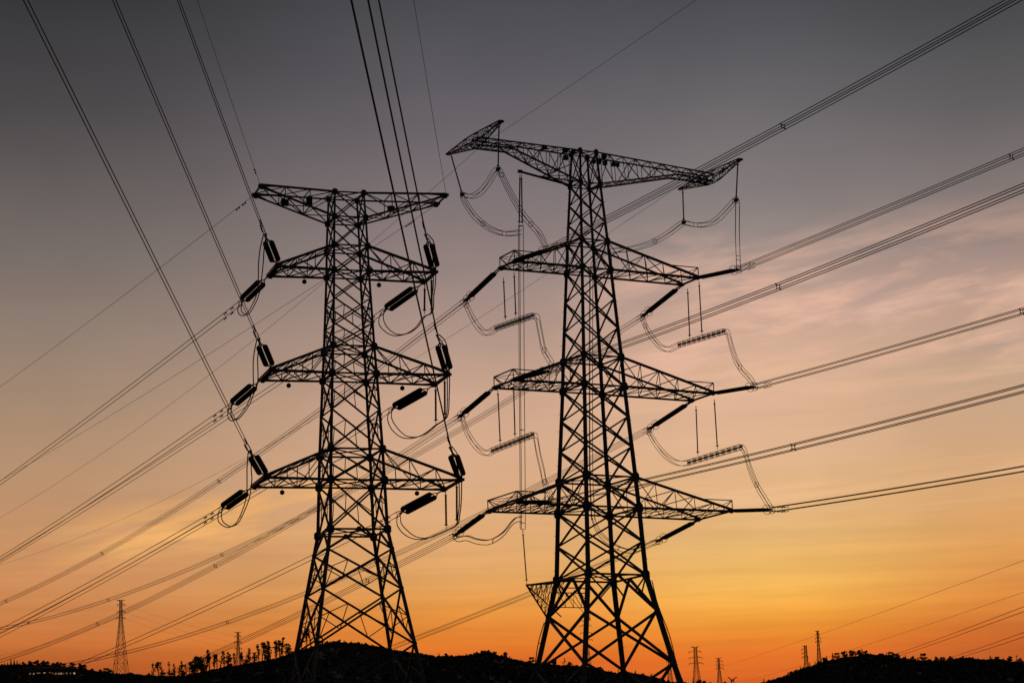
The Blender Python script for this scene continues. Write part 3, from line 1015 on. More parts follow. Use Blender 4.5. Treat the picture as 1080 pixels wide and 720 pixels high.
# left tower: plain loops
LJ = {
    (1, -1): ([(279.5, 247), (276.5, 262), (275, 280), (274, 296), (272, 310), (267, 322), (261, 331), (256, 332), (252.5, 327), (254, 319)], [0, .12, .3, .5, .62, .75, .85, .92, .96, 1]),
    (2, -1): ([(272.5, 357), (269.5, 378), (269.5, 404), (266, 416), (261, 428), (252, 440), (246, 443), (242, 438), (243, 428)], [0, .2, .5, .6, .7, .85, .9, .95, 1]),
    (3, -1): ([(263.5, 475), (262.7, 493), (263, 509), (260.5, 528), (251.7, 549), (245, 554.5), (240, 555), (233, 550), (231.7, 543), (233, 537)], [0, .2, .45, .62, .78, .86, .9, .94, .97, 1]),
    (1, 1): ([(449, 247), (455.8, 255.5), (458, 270), (458.2, 296.7), (456.7, 312), (455.4, 329), (447.5, 334), (440, 344.5), (430, 351.4), (419, 353.3), (411, 350.5), (403.6, 343), (402, 335), (404, 328.5)],
             [0, .03, .1, .2, .25, .3, .5, .58, .68, .78, .86, .93, .97, 1]),
    (2, 1): ([(461.3, 353), (467.8, 360), (471, 372), (472.8, 394.4), (472.8, 418.9), (472, 435), (469, 442), (459.7, 448.3), (453, 454), (445, 459), (435, 461.5), (425, 459.7), (416, 451.7), (411, 441.7), (412, 432)],
             [0, .03, .08, .15, .22, .27, .3, .5, .56, .63, .72, .82, .9, .96, 1]),
    (3, 1): ([(475, 471), (481, 480), (485, 496), (485.6, 512), (485.3, 531), (484, 543), (481.7, 553), (470.6, 559), (461, 563.3), (452, 567), (443, 567.8), (434.4, 565.6), (426.7, 560), (421, 552), (420.5, 541.5)],
             [0, .03, .08, .14, .2, .26, .3, .5, .57, .65, .73, .82, .9, .96, 1]),
}
for (k, sd), (px, ts) in LJ.items():
    yn, yf = ENDS[('LN', k, sd)].E[1], ENDS[('LF', k, sd)].E[1]
    P = [at_depth(q, yn + (yf - yn) * t) for q, t in zip(px, ts)]
    n = len(P)
    jumper(f"slack double jumper loop round the left tower's {LVL['L'][k]} {SIDE[sd]} arm tip", P, [TL.ex * .13 + TL.ez * .04, -TL.ex * .13 - TL.ez * .04], rad=0.048,
           spacers=(0.42,) if sd < 0 else (0.3, 0.66), flare=[1, 1.6, 0.8, 1, 1.3, 1] if sd < 0 else [1, 1, 0.6, 0.5, 1.0, 1.5, 2.0, 1.0])


def hanging_insulator(label, top, bot, R=0.075, group='hanging jumper insulators', weight=True):
    top = np.array(top); bot = np.array(bot)
    root = thing('hanging_insulator', label, 'insulator', top, group)
    L = np.linalg.norm(bot - top); d = (bot - top) / L
    m = MB(); n = max(14, int(L / 0.22))
    p, q = top + d * 0.45, bot - d * 0.35
    prof = [(0, R * .72)]
    for i in range(n):
        a = i / n; w = 1 / n
        prof += [(a + .1 * w, R * .72), (a + .45 * w, R), (a + .55 * w, R), (a + .9 * w, R * .72)]
    m.lathe(p, q, prof + [(1, .05)], 10)
    m.build('shed_rod', RUBBER, root)
    m = MB(); m.bar(top, p, 0.075); m.plate(p, d, 0.13, 0.05, 10); m.build('top_fitting', STEEL, root)
    m = MB(); m.bar(q, bot, 0.06); m.plate(q, d, 0.17, 0.05, 10); m.build('bottom_fitting', STEEL, root)
    if weight:
        m = MB(); m.block(bot, TR.ex, TR.ey, TR.ez, 0.3, 0.5, 0.34); m.build('wire_clamp', STEEL, root)
    return root


for k, rows in ((1, [((455, 291), (455.4, 330), 1), ((448, 300), (447.6, 331), 0)]), (2, [((469, 397.5), (469.2, 441), 1), ((459.4, 406), (459.7, 447), 0)]), (3, [((481.7, 507.5), (481.8, 552), 1), ((470, 516.7), (470.7, 557.5), 0)])):
    for a, b, near in rows:
        y = TL.tip(k, 1, bool(near))[1]
        hanging_insulator(f"{'nearer' if near else 'farther'} of two rod insulators hanging from the left tower's {LVL['L'][k]} right arm", at_depth(a, y), at_depth(b, y), 0.10, weight=False)

# dark balls hung under the left tower's arms
for (bx, by), k, sd in (((321, 297), 1, -1), ((399.7, 300.6), 1, 1), ((304.5, 406.4), 2, -1), ((424.3, 409.2), 2, 1), ((297.6, 519), 3, -1), ((439.8, 520), 3, 1)):
    zb = {1: TL.z[3], 2: TL.z[5], 3: TL.z[7]}[k]
    a, z = TL.local((bx, by), np.mean([TL.hw(zb), TL.ad[k]]))
    b_ = float(np.interp(abs(a), [TL.hw(zb), (TL.al if sd < 0 else TL.ar)[k]], [TL.hw(zb), TL.ad[k]]))
    a, z = TL.local((bx, by), b_)
    c = TL.P(a, b_, z)
    root = thing('hanging_ball', f"small dark ball hanging under the left tower's {LVL['L'][k]} {SIDE[sd]} arm", 'ball', TL.P(a, b_, TL.az[k]), 'dark balls hung under the arms')
    m = MB(); R = 0.21
    m.lathe(c - TL.ez * R, c + TL.ez * R, [((1 - math.cos(t)) / 2, max(.01, R * math.sin(t))) for t in np.linspace(0, math.pi, 13)], 14)
    m.build('ball', BOXM, root, True)
    m = MB(); m.bar(c + TL.ez * R * .9, TL.P(a, b_, TL.az[k] - 0.02), 0.035); m.build('hanger', STEEL, root)

# right tower: jumpers held out on rigid tubes (each upper far end drops to the next lower near end)
TUBES = {
    (0, -1): (((490, 318), [(492, 322), (495.6, 330), (501, 340), (506.7, 347.3), (512, 351), (517, 350)], (523.3, 346), (561.7, 332.8), [(566.5, 335), (569, 346.7), (571, 356.7), (573.3, 367.8), (578, 377), (582, 384)], (577.8, 391)),
              ((531, 293, 533, 337.5), (542.2, 287, 544, 334))),
    (1, -1): (((484, 440), [(487.8, 442), (490, 449), (494.4, 459), (501, 469), (507.8, 475.5), (514.4, 477.8)], (519.4, 475), (561.7, 458.3), [(564.8, 461), (567.8, 477.8), (572, 495.6), (574, 506.7), (577.5, 515.6), (581, 523.3)], (582, 529)),
              ((525, 411, 527.6, 467.8), (541.7, 408, 543.2, 461))),
    (0, 1): (((677, 334), [(681.4, 345), (688, 356), (696.7, 365.5), (705, 368.5), (711, 366)], (716.4, 363.5), (763.3, 349.4), [(767.5, 351), (771.7, 366), (777, 381.4), (784, 392), (791, 399)], (796, 407.5)),
             ((725.2, 304.5, 727.5, 357), (737.2, 297, 740.4, 352.5))),
    (1, 1): (((683.5, 453), [(685.5, 457.5), (692.5, 469), (702, 480), (712, 487), (720, 488.5)], (726.5, 487.5), (781.4, 471), [(785.5, 476), (791, 494), (798, 511), (806, 524.7)], (814, 537.2)),
             ((734, 428, 736, 480), (753.3, 421, 756.7, 473.5))),
}
for (k, sd), ((e0, pa, t0, t1, pb, e1), hangs) in TUBES.items():
    yA, yB = ENDS[('QF', k, sd)].E[1], ENDS[('QN', k + 1, sd)].E[1]
    xs = [e0[0], hangs[0][2], hangs[1][2], e1[0]]
    ys = [yA, TR.tip(k, sd, False)[1], TR.tip(k, sd, True)[1], yB]
    D = lambda q: at_depth(q, float(np.interp(q[0], xs, ys)))
    where = f"right tower's {LVL['R'][k]} {SIDE[sd]} arm"
    A, B = D(t0), D(t1)
    root = thing('jumper_cable', f"rigid caged jumper tube with drooping wire ends, hung below the {where}", 'jumper cable', lerp(A, B, .5), 'jumper loops under the arms')
    ax = unit(B - A); lat = unit(np.cross(ax, [0, 0, 1.0])); upv = np.cross(lat, ax)
    q4 = [lat * u + upv * v for u, v in ((-.2, .25), (.2, .25), (.2, -.25), (-.2, -.25))]
    m = MB(); m.tube([A, B], 0.085, 8)
    m.build('rigid_tube', ALU, root, True)
    for o in q4:
        m = MB(); m.tube([A + o, B + o], 0.028, 6); m.build('cage_rod', ALU, root, True)
    Lt = np.linalg.norm(B - A); nn = 9
    for i in range(nn + 1):
        c = lerp(A, B, i / nn); m = MB()
        for o in q4: m.bar(c, c + o, 0.035)
        for a_ in range(4): m.bar(c + q4[a_], c + q4[(a_ + 1) % 4], 0.03)
        m.plate(c, ax, 0.12, 0.3, 8)
        m.build('cage_spacer', STEEL, root)
    jumper('', [ENDS[('QF', k, sd)].E] + [D(q) for q in pa] + [A], q4, root, 0.028, (0.15,))
    jumper('', [B] + [D(q) for q in pb] + [ENDS[('QN', k + 1, sd)].E], q4, root, 0.028, (0.6,))
    for h, near in zip(hangs, (False, True)):
        y = TR.tip(k, sd, near)[1]
        hanging_insulator(f"thin rod insulator hanging from the {'near' if near else 'far'} tip of the {where}", at_depth(h[:2], y), at_depth(h[2:], y), 0.075, weight=False)

# right tower: four hanging insulators on the end crossbeams
HB = {}
for sd, e, px_top, px_bot in ((-1, -1, (523.5, 131), (525.3, 178.5)), (-1, 1, (477.3, 162.5), (487.5, 205)), (1, -1, (777.6, 168), (776.3, 211)), (1, 1, (722.2, 195.5), (721.2, 234.5))):
    b_ = e * (CB_H - 0.5)
    top = TR.P(CB_A[sd], b_, CB_Z[sd] + 0.05)
    bot = at_depth(px_bot, top[1] + (0.4 if e > 0 and sd < 0 else 0))
    HB[(sd, e)] = bot
    hanging_insulator(f"rod insulator hanging from the {'near' if e < 0 else 'far'} end of the top beam's {SIDE[sd]} crossbeam", top, bot, 0.085)

y0 = ENDS[('QN', 0, -1)].E[1]
yb1, yb2 = HB[(-1, -1)][1], HB[(-1, 1)][1]
ydl = TR.P(-6.9, 2.0, 60)[1]
pts = [((577, 263.5), y0), ((569, 247), y0), ((560, 236.5), y0 + .3), ((551, 225.5), y0), ((543, 212), lerp(y0, yb1, .4)), ((536, 199), lerp(y0, yb1, .7)), ((529, 184.5), yb1), ((525.3, 178.8), yb1), ((520.6, 183.3), lerp(yb1, yb2, .1)), ((514, 194), lerp(yb1, yb2, .25)),
       ((506, 203), lerp(yb1, yb2, .45)), ((498.3, 207), lerp(yb1, yb2, .7)), ((491.5, 206.5), lerp(yb1, yb2, .9)), ((487.5, 205.3), yb2), ((490.6, 213.3), lerp(yb2, ydl, .05)), ((499.4, 226.7), lerp(yb2, ydl, .2)), ((509.4, 236), lerp(yb2, ydl, .4)),
       ((520.6, 243), lerp(yb2, ydl, .6)), ((532, 246.3), lerp(yb2, ydl, .75)), ((542.8, 246), lerp(yb2, ydl, .9)), ((548.5, 244.5), ydl)]
Q4 = [TR.ex * u + TR.ez * v for u, v in ((-.24, .22), (.24, .22), (.24, -.22), (-.24, -.22))]
jumper("four-wire jumper draped over two hanging insulators at the top beam's left end", [at_depth(q, float(y)) for q, y in pts], Q4, None, 0.03, (0.1, 0.3, 0.6, 0.8, 0.9))

yq = ENDS[('QN', 0, 1)].E[1]; yr1, yr2 = HB[(1, -1)][1], HB[(1, 1)][1]; yin = TR.P(1.0, 2.2, 60)[1]
pts = [((779, 284), yq), ((778.6, 272), yq), ((777.8, 250), lerp(yq, yr1, .5)), ((777.8, 228), yr1), ((777.8, 214), yr1), ((775.8, 211.3), yr1), ((769, 218.5), lerp(yr1, yr2, .15)), ((758, 230), lerp(yr1, yr2, .3)), ((749, 235.6), lerp(yr1, yr2, .5)), ((737.8, 237.5), lerp(yr1, yr2, .7)),
       ((727.8, 236.3), lerp(yr1, yr2, .9)), ((721.2, 234.8), yr2), ((713.3, 240), yr2), ((704.4, 246.7), lerp(yr2, yin, .15)), ((696, 251.5), lerp(yr2, yin, .25)), ((686.7, 256.3), lerp(yr2, yin, .4)), ((672, 261), lerp(yr2, yin, .6)), ((657.8, 263.5), lerp(yr2, yin, .75)),
       ((645, 264.5), lerp(yr2, yin, .85)), ((633, 269), lerp(yr2, yin, .95)), ((626, 280), yin), ((624, 292), yin)]
jumper("four-wire jumper draped over two hanging insulators at the top beam's right end", [at_depth(q, float(y)) for q, y in pts], Q4, None, 0.03, (0.05, 0.25, 0.45, 0.7))

# down leads
def down_lead(label, P, offs, ties, gather=False):
    path = smooth_path(P, 6)
    root = thing('down_lead', label, 'down lead', path[0], 'vertical down leads at the right tower')
    nb = len(path); cl = np.interp(np.arange(nb), [0, nb - 4, nb - 1], [1, 1, .12 if gather else 1])[:, None]
    for o in offs:
        m = MB(); m.tube(path + o * cl, 0.034, 6); m.build('conductor', ALU, root, True)
    for t in ties:
        i = int(t * (len(path) - 1)); m = MB()
        for a in range(len(offs)):
            m.bar(path[i] + offs[a], path[i] + offs[(a + 1) % len(offs)], 0.05)
        m.build('spacer', STEEL, root)
    return root


T = TR
dl = lambda px, b=2.0: T.P(*(lambda q: (q[0], b, q[1]))(T.local(px, b)))
o3 = [T.ex * -.28 + T.ey * .0, T.ex * .0 + T.ey * .25, T.ex * .28 - T.ey * .05]
down_lead("three vertical wires dropping past the right tower's left arms to a bottom insulator", [dl((549.2, 238)), dl((549.6, 300)), dl((550.2, 400)), dl((551, 500)), dl((551.2, 551)), dl((551.3, 558.5))], o3, (0.03, 0.5, 0.82), True)
down_lead("vertical wires dropping down inside the right tower's lattice mast", [dl((623.6, 290), 2.2), dl((623.3, 350), 2.2), dl((623.2, 420), 2.2), dl((623.5, 500), 2.2), dl((625.5, 548), 2.2)], [T.ex * -.2, T.ex * .2, T.ey * .2], (0.3, 0.7))
for e, nm in ((-1, 'left'), (1, 'right')):
    hanging_insulator(f"{nm} of two parallel rod insulators under the outrigger of the right tower's top beam", dl((549.2 + e * .8, 184)), dl((549.2 + e * 1.6, 237.5)), 0.085, 'rod insulators on the down lead', False)
hanging_insulator("slanting rod insulator between the down lead's bottom end and the platform tip", dl((551.3, 559)), T.P(-7.4, 2.2, 26.1), 0.07, 'rod insulators on the down lead', False)

yA = ENDS[('QF', 2, -1)].E[1]; yB = dl((551, 548))[1]
px = [(479, 565), (484, 568.3), (493, 567.2), (503, 570.5), (515, 571.5), (525, 567.5), (533, 561), (540, 552), (545, 547.8), (550.5, 547)]
jumper("sagging jumper from the right tower's lower left arm string to the vertical wires", [at_depth(q, float(lerp(yA, yB, i / 9))) for i, q in enumerate(px)], [T.ez * .26 + T.ex * .1, -T.ez * .26 - T.ex * .1, T.ez * .2 - T.ex * .1], None, 0.042, (0.5,))
yA = dl((625.5, 548), 2.2)[1]; yB = ENDS[('QF', 2, 1)].E[1]
px = [(625.5, 546), (629, 556), (635, 565), (643, 572), (653, 578), (665, 581), (675, 579), (684, 574.5), (692.5, 571)]
jumper("sagging jumper crossing the right tower's mast to its lower right arm string", [at_depth(q, float(lerp(yA, yB, i / 8))) for i, q in enumerate(px)], [T.ez * .2 + T.ex * .15, -T.ez * .2 - T.ex * .15, T.ez * .2 - T.ex * .15], None, 0.036, (0.5,))


# ------------------------------------------------------------------ far pylons on and beyond the ridge
def far_pylon(label, px, r, y_top, arms, w_top, w_base, y_base, gantry=False, hang=True, group='small far pylons on the skyline'):
    """px: column of the mast; arms: (row, half width left, half width right) in picture pixels, turned into metres at range r"""
    k = r / F_PX
    top = on_range((px, y_top), r); az = math.atan2(top[0], top[1])
    ex = np.array([math.cos(az), -math.sin(az), 0]); ey = np.array([math.sin(az), math.cos(az), 0]); ez = np.array([0, 0, 1.])
    gx, gy = top[0], top[1]; zg = ground_z(gx, gy)
    root = thing('far_pylon', label, 'pylon', (gx, gy, zg), group)
    zt = top[2]
    rot = 0.35; ea = ex * math.cos(rot) + ey * math.sin(rot); eb = -ex * math.sin(rot) + ey * math.cos(rot)
    zb = on_range((px, y_base), r)[2]
    z_arm = on_range((px, arms[-1][0]), r)[2]
    def hw(z):
        t = (zt - z) / max(1, zt - zb)
        ta = (zt - z_arm) / max(1, zt - zb)
        return k / 2 * (w_top * (1 + .25 * t / ta) if t < ta else w_top * 1.25 + (w_base - w_top * 1.25) * (t - ta) / (1 - ta)) / 1.25
    P = lambda sx, sy, z: np.array([gx, gy, 0]) + ea * sx * hw(z) + eb * sy * hw(z) + ez * z
    th = 0.10 * k + 0.07
    for sx, sy in LEGS:
        m = MB(); zs = np.linspace(zt, zg - .3, 14)
        for a, b in zip(zs[:-1], zs[1:]): m.bar(P(sx, sy, a), P(sx, sy, b), th * 1.5)
        m.build('leg', STEEL, root)
    m = MB(); z = zt
    while z > zg + 1:
        z1 = max(zg, z - max(2.4, 2.3 * hw(z)))
        for i, j in FACES:
            m.bar(P(*i, z), P(*j, z1), th); m.bar(P(*j, z), P(*i, z1), th)
        for i, j in FACES: m.bar(P(*i, z1), P(*j, z1), th * .8)
        z = z1
    m.build('body_lattice', STEEL, root)
    for n_, (y, l, rr) in enumerate(arms):
        za = on_range((px, y), r)[2]
        for sd, wv in ((-1, l), (1, rr)):
            if wv <= 0: continue
            m = MB(); tipp = np.array([gx, gy, 0]) + ex * sd * wv * k + ez * (za + (0.25 * k if n_ else 0.05 * k))
            for sy in (-1, 1):
                m.bar(P(sd, sy, za), tipp, th * 1.1); m.bar(P(sd, sy, za + (1.5 * k if n_ else -.9 * k)), tipp, th)
            m.build('crossarm', STEEL, root)
            if n_ and hang:
                m = MB(); m.tube([tipp, tipp - ez * 1.6 * k - ex * sd * .2 * k], 0.13 * k + .08, 6); m.build('insulator', PORC, root)
    return root


far_pylon('far slender pylon at the left, top arm widest, standing clear above the left treeline', 127.5, 1250, 632, [(632.4, 4.6, 4.6), (637.5, 3.8, 4.2), (645, 4.0, 4.4), (651.5, 4.6, 4.6)], 2.6, 15.5, 708)
far_pylon('far pylon rising among the thin trees left of the left tower', 251, 1400, 666, [(666, 4.2, 3.8), (671, 3.6, 3.4), (677, 3.6, 3.6), (683.5, 3.4, 3.8)], 2.0, 6.5, 704)
far_pylon('far dark pylon just right of the right tower, larger of that close pair', 733.2, 1400, 681.5, [(681.5, 5.2, 4.8), (687, 7.2, 6.0), (693.3, 7.2, 6.6), (699.3, 7.4, 7.4)], 3.2, 8.0, 716)
far_pylon('far pylon right of the right tower, smaller and paler of that close pair', 757.8, 1800, 693.3, [(693.3, 3.8, 3.4), (697, 2.6, 4.0), (701, 2.8, 4.8), (704.5, 3.0, 4.8)], 1.7, 5.6, 720)
far_pylon('far leaning stub pylon with arms on one side beside the right hill slope', 849.3, 1300, 680, [(680.5, 3.2, 1.8), (684.5, 4.0, 1.2), (688.4, 4.0, 1.6), (692.5, 4.0, 2.2)], 2.4, 5.0, 702)
far_pylon('far tall thin pylon standing on the right hill slope', 862.2, 1350, 664.6, [(665, 2.8, 2.2), (668.6, 2.0, 1.8), (672.6, 2.6, 3.0), (676.4, 2.8, 3.0)], 1.4, 5.0, 699)
far_pylon('far faint pylon seen behind the near leg of the right tower', 617.5, 1700, 652, [(654, 5.6, 4.2), (659.6, 6.2, 5.6), (667.2, 6.2, 5.6), (674.6, 4.0, 6.4)], 2.4, 8.5, 702)
far_pylon('far faint pylon seen behind the right leg of the right tower', 705.5, 1800, 687, [(688, 2.6, 2.6), (692, 3.0, 3.0), (697, 3.2, 3.4), (702, 3.2, 3.4)], 2.0, 5.5, 716)
# the horned top of a gantry tower
def horned_pylon():
    r = 1700; k = r / F_PX; px, yt = 772.3, 713.5
    top = on_range((px, yt), r); az = math.atan2(top[0], top[1]); ex = np.array([math.cos(az), -math.sin(az), 0]); ez = np.array([0, 0, 1.])
    zg = ground_z(top[0], top[1]); b = np.array([top[0], top[1], 0])
    root = thing('far_pylon', 'far tower top with two upswept horns, low in the gap right of the right tower', 'pylon', (top[0], top[1], zg), 'small far pylons on the skyline')
    zc = top[2] - 3.2 * k
    for sd in (-1, 1):
        m = MB()
        m.bar(b + ez * zc, b + ex * sd * 4.2 * k + ez * top[2], .55); m.bar(b + ez * (zc - 1.8 * k), b + ex * sd * 2.4 * k + ez * (top[2] - 1.5 * k), .45)
        m.bar(b + ex * sd * 3.4 * k + ez * (top[2] - .2 * k), b + ex * sd * 4.8 * k + ez * (top[2] - .6 * k), .6)
        m.build('horn', STEEL, root)
    m = MB()
    for s in (-1, 1):
        m.bar(b + ex * s * 1.6 * k + ez * zc, b + ex * s * 0.9 * k + ez * zg, .4)
    n = 10
    for i in range(n):
        z0, z1 = zc + (zg - zc) * i / n, zc + (zg - zc) * (i + 1) / n; s = 1 if i % 2 else -1
        m.bar(b + ex * s * 1.4 * k + ez * z0, b - ex * s * 1.3 * k + ez * z1, .3)
    m.bar(b + ex * 1.6 * k + ez * zc, b - ex * 1.6 * k + ez * zc, .5)
    m.build('mast', STEEL, root)


horned_pylon()


def far_line(label, P0, P1, sag, rads, offs=((0, 0),), group='distant lines low in the sky', ext=0.0):
    P0, P1 = np.array(P0), np.array(P1)
    P1 = P1 + (P1 - P0) * ext
    root = thing('power_line', label, 'power line', P0, group)
    d = unit((P1 - P0) * [1, 1, 0]); lat = np.array([d[1], -d[0], 0])
    t = np.linspace(0, 1, 40)
    path = np.outer(1 - t, P0) + np.outer(t, P1); path[:, 2] -= sag * 4 * t * (1 - t)
    for u, v in offs:
        m = MB(); m.tube(path + lat * u + np.array([0, 0, v]), rads, 5); m.build('conductor', ALU, root, True)
    return root


far_line('faint single wire from the small pale pylon past the tall thin pylon', on_range((760, 703), 1800), on_range((1080, 586), 560), 1.5, 0.05, ext=0.25)
far_line('faint single wire from the leaning stub pylon to the right edge', on_range((783, 719), 1500), on_range((1080, 620), 640), 1.5, 0.045, ext=0.25)
far_line('upper of two double wires above the right hill at the right edge', on_range((935, 694), 820), on_range((1080, 640.5), 430), .3, 0.06, ((0, .42), (0, -.42)), ext=0.3)
far_line('lower of two double wires above the right hill at the right edge', on_range((990, 698), 820), on_range((1080, 667.5), 470), .3, 0.06, ((0, .42), (0, -.42)), ext=0.3)
for dy, nm in ((5.5, 'upper'), (13, 'middle'), (19.5, 'lower')):
    far_line(f"{nm} of three faint wires running right from the far left pylon", on_range((131, 632 + dy), 1250), on_range((254.5, 665.5 + dy), 1400), 1.5, 0.03)
far_line('faint wire left of the far left pylon, running down to the left edge', on_range((123, 652), 1250), on_range((0, 688), 1900), 3, 0.05, ext=0.3)

# ------------------------------------------------------------------ trees
def leaf_cloud(m, c, rad, n, size, flat=1.0):
    for _ in range(n):
        u = rng.normal(size=3); u /= np.linalg.norm(u)
        p = np.array(c) + u * np.array(rad) * (rng.random() ** 0.45)
        x = unit(rng.normal(size=3)); y = unit(np.cross(x, rng.normal(size=3)))
        s = size * (0.6 + 0.8 * rng.random()); b = len(m.v)
        m.v += [tuple(p - x * s * .5 - y * s * .3), tuple(p + x * s * .5 - y * s * .28), tuple(p + x * s * .42 + y * s * .3), tuple(p - x * s * .4 + y * s * .34)]
        m.f.append((b, b + 1, b + 2, b + 3))


HOLD = (0, -400, -60)                                   # moved to its own place by the first use


def proto_slender(i):
    """slender eucalypt: bare leaning trunk, tufts at the limb ends, 10 m tall"""
    rr = random.Random(100 + i); root = thing('tree', 'x', 'tree', (0, 0, 0))
    m = MB(); lean = rr.uniform(-1.6, 1.6); bend = rr.uniform(-.5, .5)
    tp = [np.array([lean * t + bend * math.sin(t * 3), rr.uniform(-.2, .2) * t, 10 * t * .93]) for t in np.linspace(0, 1, 8)]
    m.tube(tp, rr.uniform(.24, .36), 6, 0.11); tips = [(tp[-1], .8 + .45 * rr.random())]
    for q in range(rr.choice([2, 4, 6, 8])):
        t = rr.uniform(.38, .93); p = tp[int(t * 7)]
        a = rr.uniform(-1, 1); e = p + np.array([(1 if q % 2 else -1) * rr.uniform(.5, 1.7), rr.uniform(-.8, .8), rr.uniform(.3, 1.3)])
        m.tube([p, lerp(p, e, .5) + [0, 0, .12], e], 0.075, 5, 0.03); tips.append((e, rr.uniform(.6, 1.15)))
    m.build('trunk', BARK, root, True)
    m = MB()
    for e, s in tips:
        b0 = tp[min(7, max(0, int((e[2] - .8) / 9.3 * 7)))]
        for q in range(5):
            f = .2 + .85 * q / 4
            c = lerp(b0, e, f) + np.array([rr.uniform(-.35, .35), rr.uniform(-.3, .3), rr.uniform(-.35, .25)]) * s
            r = s * rr.uniform(.35, .75)
            leaf_cloud(m, c, (r * rr.uniform(.6, 1.5), r, r * rr.uniform(.4, .9)), int(15 * s) + 5, rr.uniform(.26, .46))
    for q in range(70):                                  # thin sprays hanging along the trunk
        t = rr.uniform(.35, 1.0); p = tp[int(t * 6.99)]; w = .25 + .9 * math.sin(math.pi * min(1, t))
        leaf_cloud(m, p + np.array([rr.gauss(0, w * .6), rr.gauss(0, .4), rr.uniform(-.6, .6)]), (.14, .14, .3), 2, .32)
    m.build('crown', (LEAF, LEAF2)[i % 2], root)
    return root


def proto_round(i):
    """broad leafy tree or bush, 6 m tall"""
    rr = random.Random(200 + i); root = thing('tree', 'x', 'tree', (0, 0, 0))
    m = MB(); m.tube([(0, 0, 0), (.1, 0, 1.4), (rr.uniform(-.3, .3), .1, 3.4)], .22, 6, .08)
    cl = []
    for q in range(rr.choice([5, 6, 8])):
        c = np.array([rr.uniform(-1.7, 1.7), rr.uniform(-1.4, 1.4), rr.uniform(2.0, 5.0)]); cl.append((c, rr.uniform(.7, 1.3)))
        m.tube([(0, 0, 1.6), lerp((0, 0, 2.2), c, .5), c], .09, 5, .03)
    cl.append((np.array([rr.uniform(-.4, .4), 0, 5.1]), .85))
    m.build('trunk', BARK, root, True)
    m = MB()
    for c, s in cl: leaf_cloud(m, c, (s * 1.1, s * 1.1, s * .8), int(95 * s), .42)
    leaf_cloud(m, (0, 0, 2.4), (1.8, 1.6, 1.2), 130, .45)
    m.build('crown', (LEAF, LEAF, LEAF2)[i % 3], root)
    return root


def proto_conifer(i):
    """narrow conifer, 8 m tall"""
    rr = random.Random(300 + i); root = thing('tree', 'x', 'tree', (0, 0, 0))
    m = MB(); m.tube([(0, 0, 0), (0, 0, 4), (.05, 0, 7.9)], .18, 6, .03)
    for z in np.linspace(1.2, 7.2, 14):
        for a in np.linspace(0, 6.28, 5)[:-1] + z:
            R = (8.2 - z) * .24 + .1; m.bar((0, 0, z), (math.cos(a) * R, math.sin(a) * R, z - .2), .05)
    m.build('trunk', BARK, root)
    m = MB()
    for z in np.linspace(1.0, 7.7, 18):
        R = (8.1 - z) * .24 * rr.uniform(.75, 1.15) + .12
        leaf_cloud(m, (rr.uniform(-.1, .1), 0, z), (R, R, .3), 22 + int(10 * R), .36)
    m.build('crown', LEAF, root)
    return root


PROTO = {'s': [proto_slender(i) for i in range(7)], 'r': [proto_round(i) for i in range(6)], 'c': [proto_conifer(i) for i in range(3)]}
PH = {'s': 9.9, 'r': 5.9, 'c': 8.0}
used = set()
n_placed = 0


def place_tree(kind, x, y_top, label, group, min_px, frac=0.98):
    """a tree on the ridge whose top shows at (x, y_top); min_px: least height in pixels, the foot sinks behind the slope"""
    global n_placed
    v = ray((x, y_top)); az = math.degrees(math.atan2(v[0], v[1]))
    r = crest_r(az) * (frac + random.uniform(-.012, .008)); k = r / F_PX
    top = on_range((x, y_top), r); zg = ground_z(top[0], top[1])
    h = max(top[2] - zg, min_px * k)
    i = n_placed * 5 % len(PROTO[kind]); n_placed += 1
    p = PROTO[kind][i]; loc = (top[0], top[1], top[2] - h); sc = h / PH[kind]; rz = random.uniform(0, 6.28)
    if (kind, i) in used:
        o = dup(p, loc, rz, sc, label, group)
    else:
        used.add((kind, i)); o = p; o.location = loc; o.rotation_euler = (0, 0, rz); o.scale = (sc,) * 3; o['label'] = label; o['group'] = group
    return o


SLENDER = [(162.5, 700), (167.5, 698), (171.5, 697.5), (178, 700), (184, 699), (188, 700), (192.5, 698.5), (197, 700), (199.5, 697), (202, 697), (205, 699), (212, 696), (217.5, 686.5), (221, 690), (226, 689), (229, 689.5), (232, 688), (236, 687),
           (239, 689), (241, 692), (244, 689), (247, 690), (254, 688), (257, 686.5), (262, 686), (264, 684), (266.5, 687), (269, 690), (273, 679), (276, 677.5), (279, 680), (281, 679), (283, 678.5), (286, 675.5), (290, 680), (292, 677), (294.5, 676), (295.5, 671), (298, 676),
           (301, 679), (303.5, 677), (306, 681), (318, 666), (323, 664), (328, 663), (333, 667), (337, 666), (341, 670)]
for x, y in SLENDER:
    if x < 250: lb, gp = 'slender bare-trunked tree between the far left pylon and the smaller far pylon', 'thin trees left of the smaller far pylon'
    elif x < 310: lb, gp = 'slender bare-trunked tree between the smaller far pylon and the left tower', 'thin trees right of the smaller far pylon'
    else: lb, gp = "slender bare-trunked tree seen through the left tower's legs", 'thin trees behind the left tower legs'
    place_tree('s', x, y - random.uniform(0, 3.0), lb, gp, 14 if x < 200 else 17)
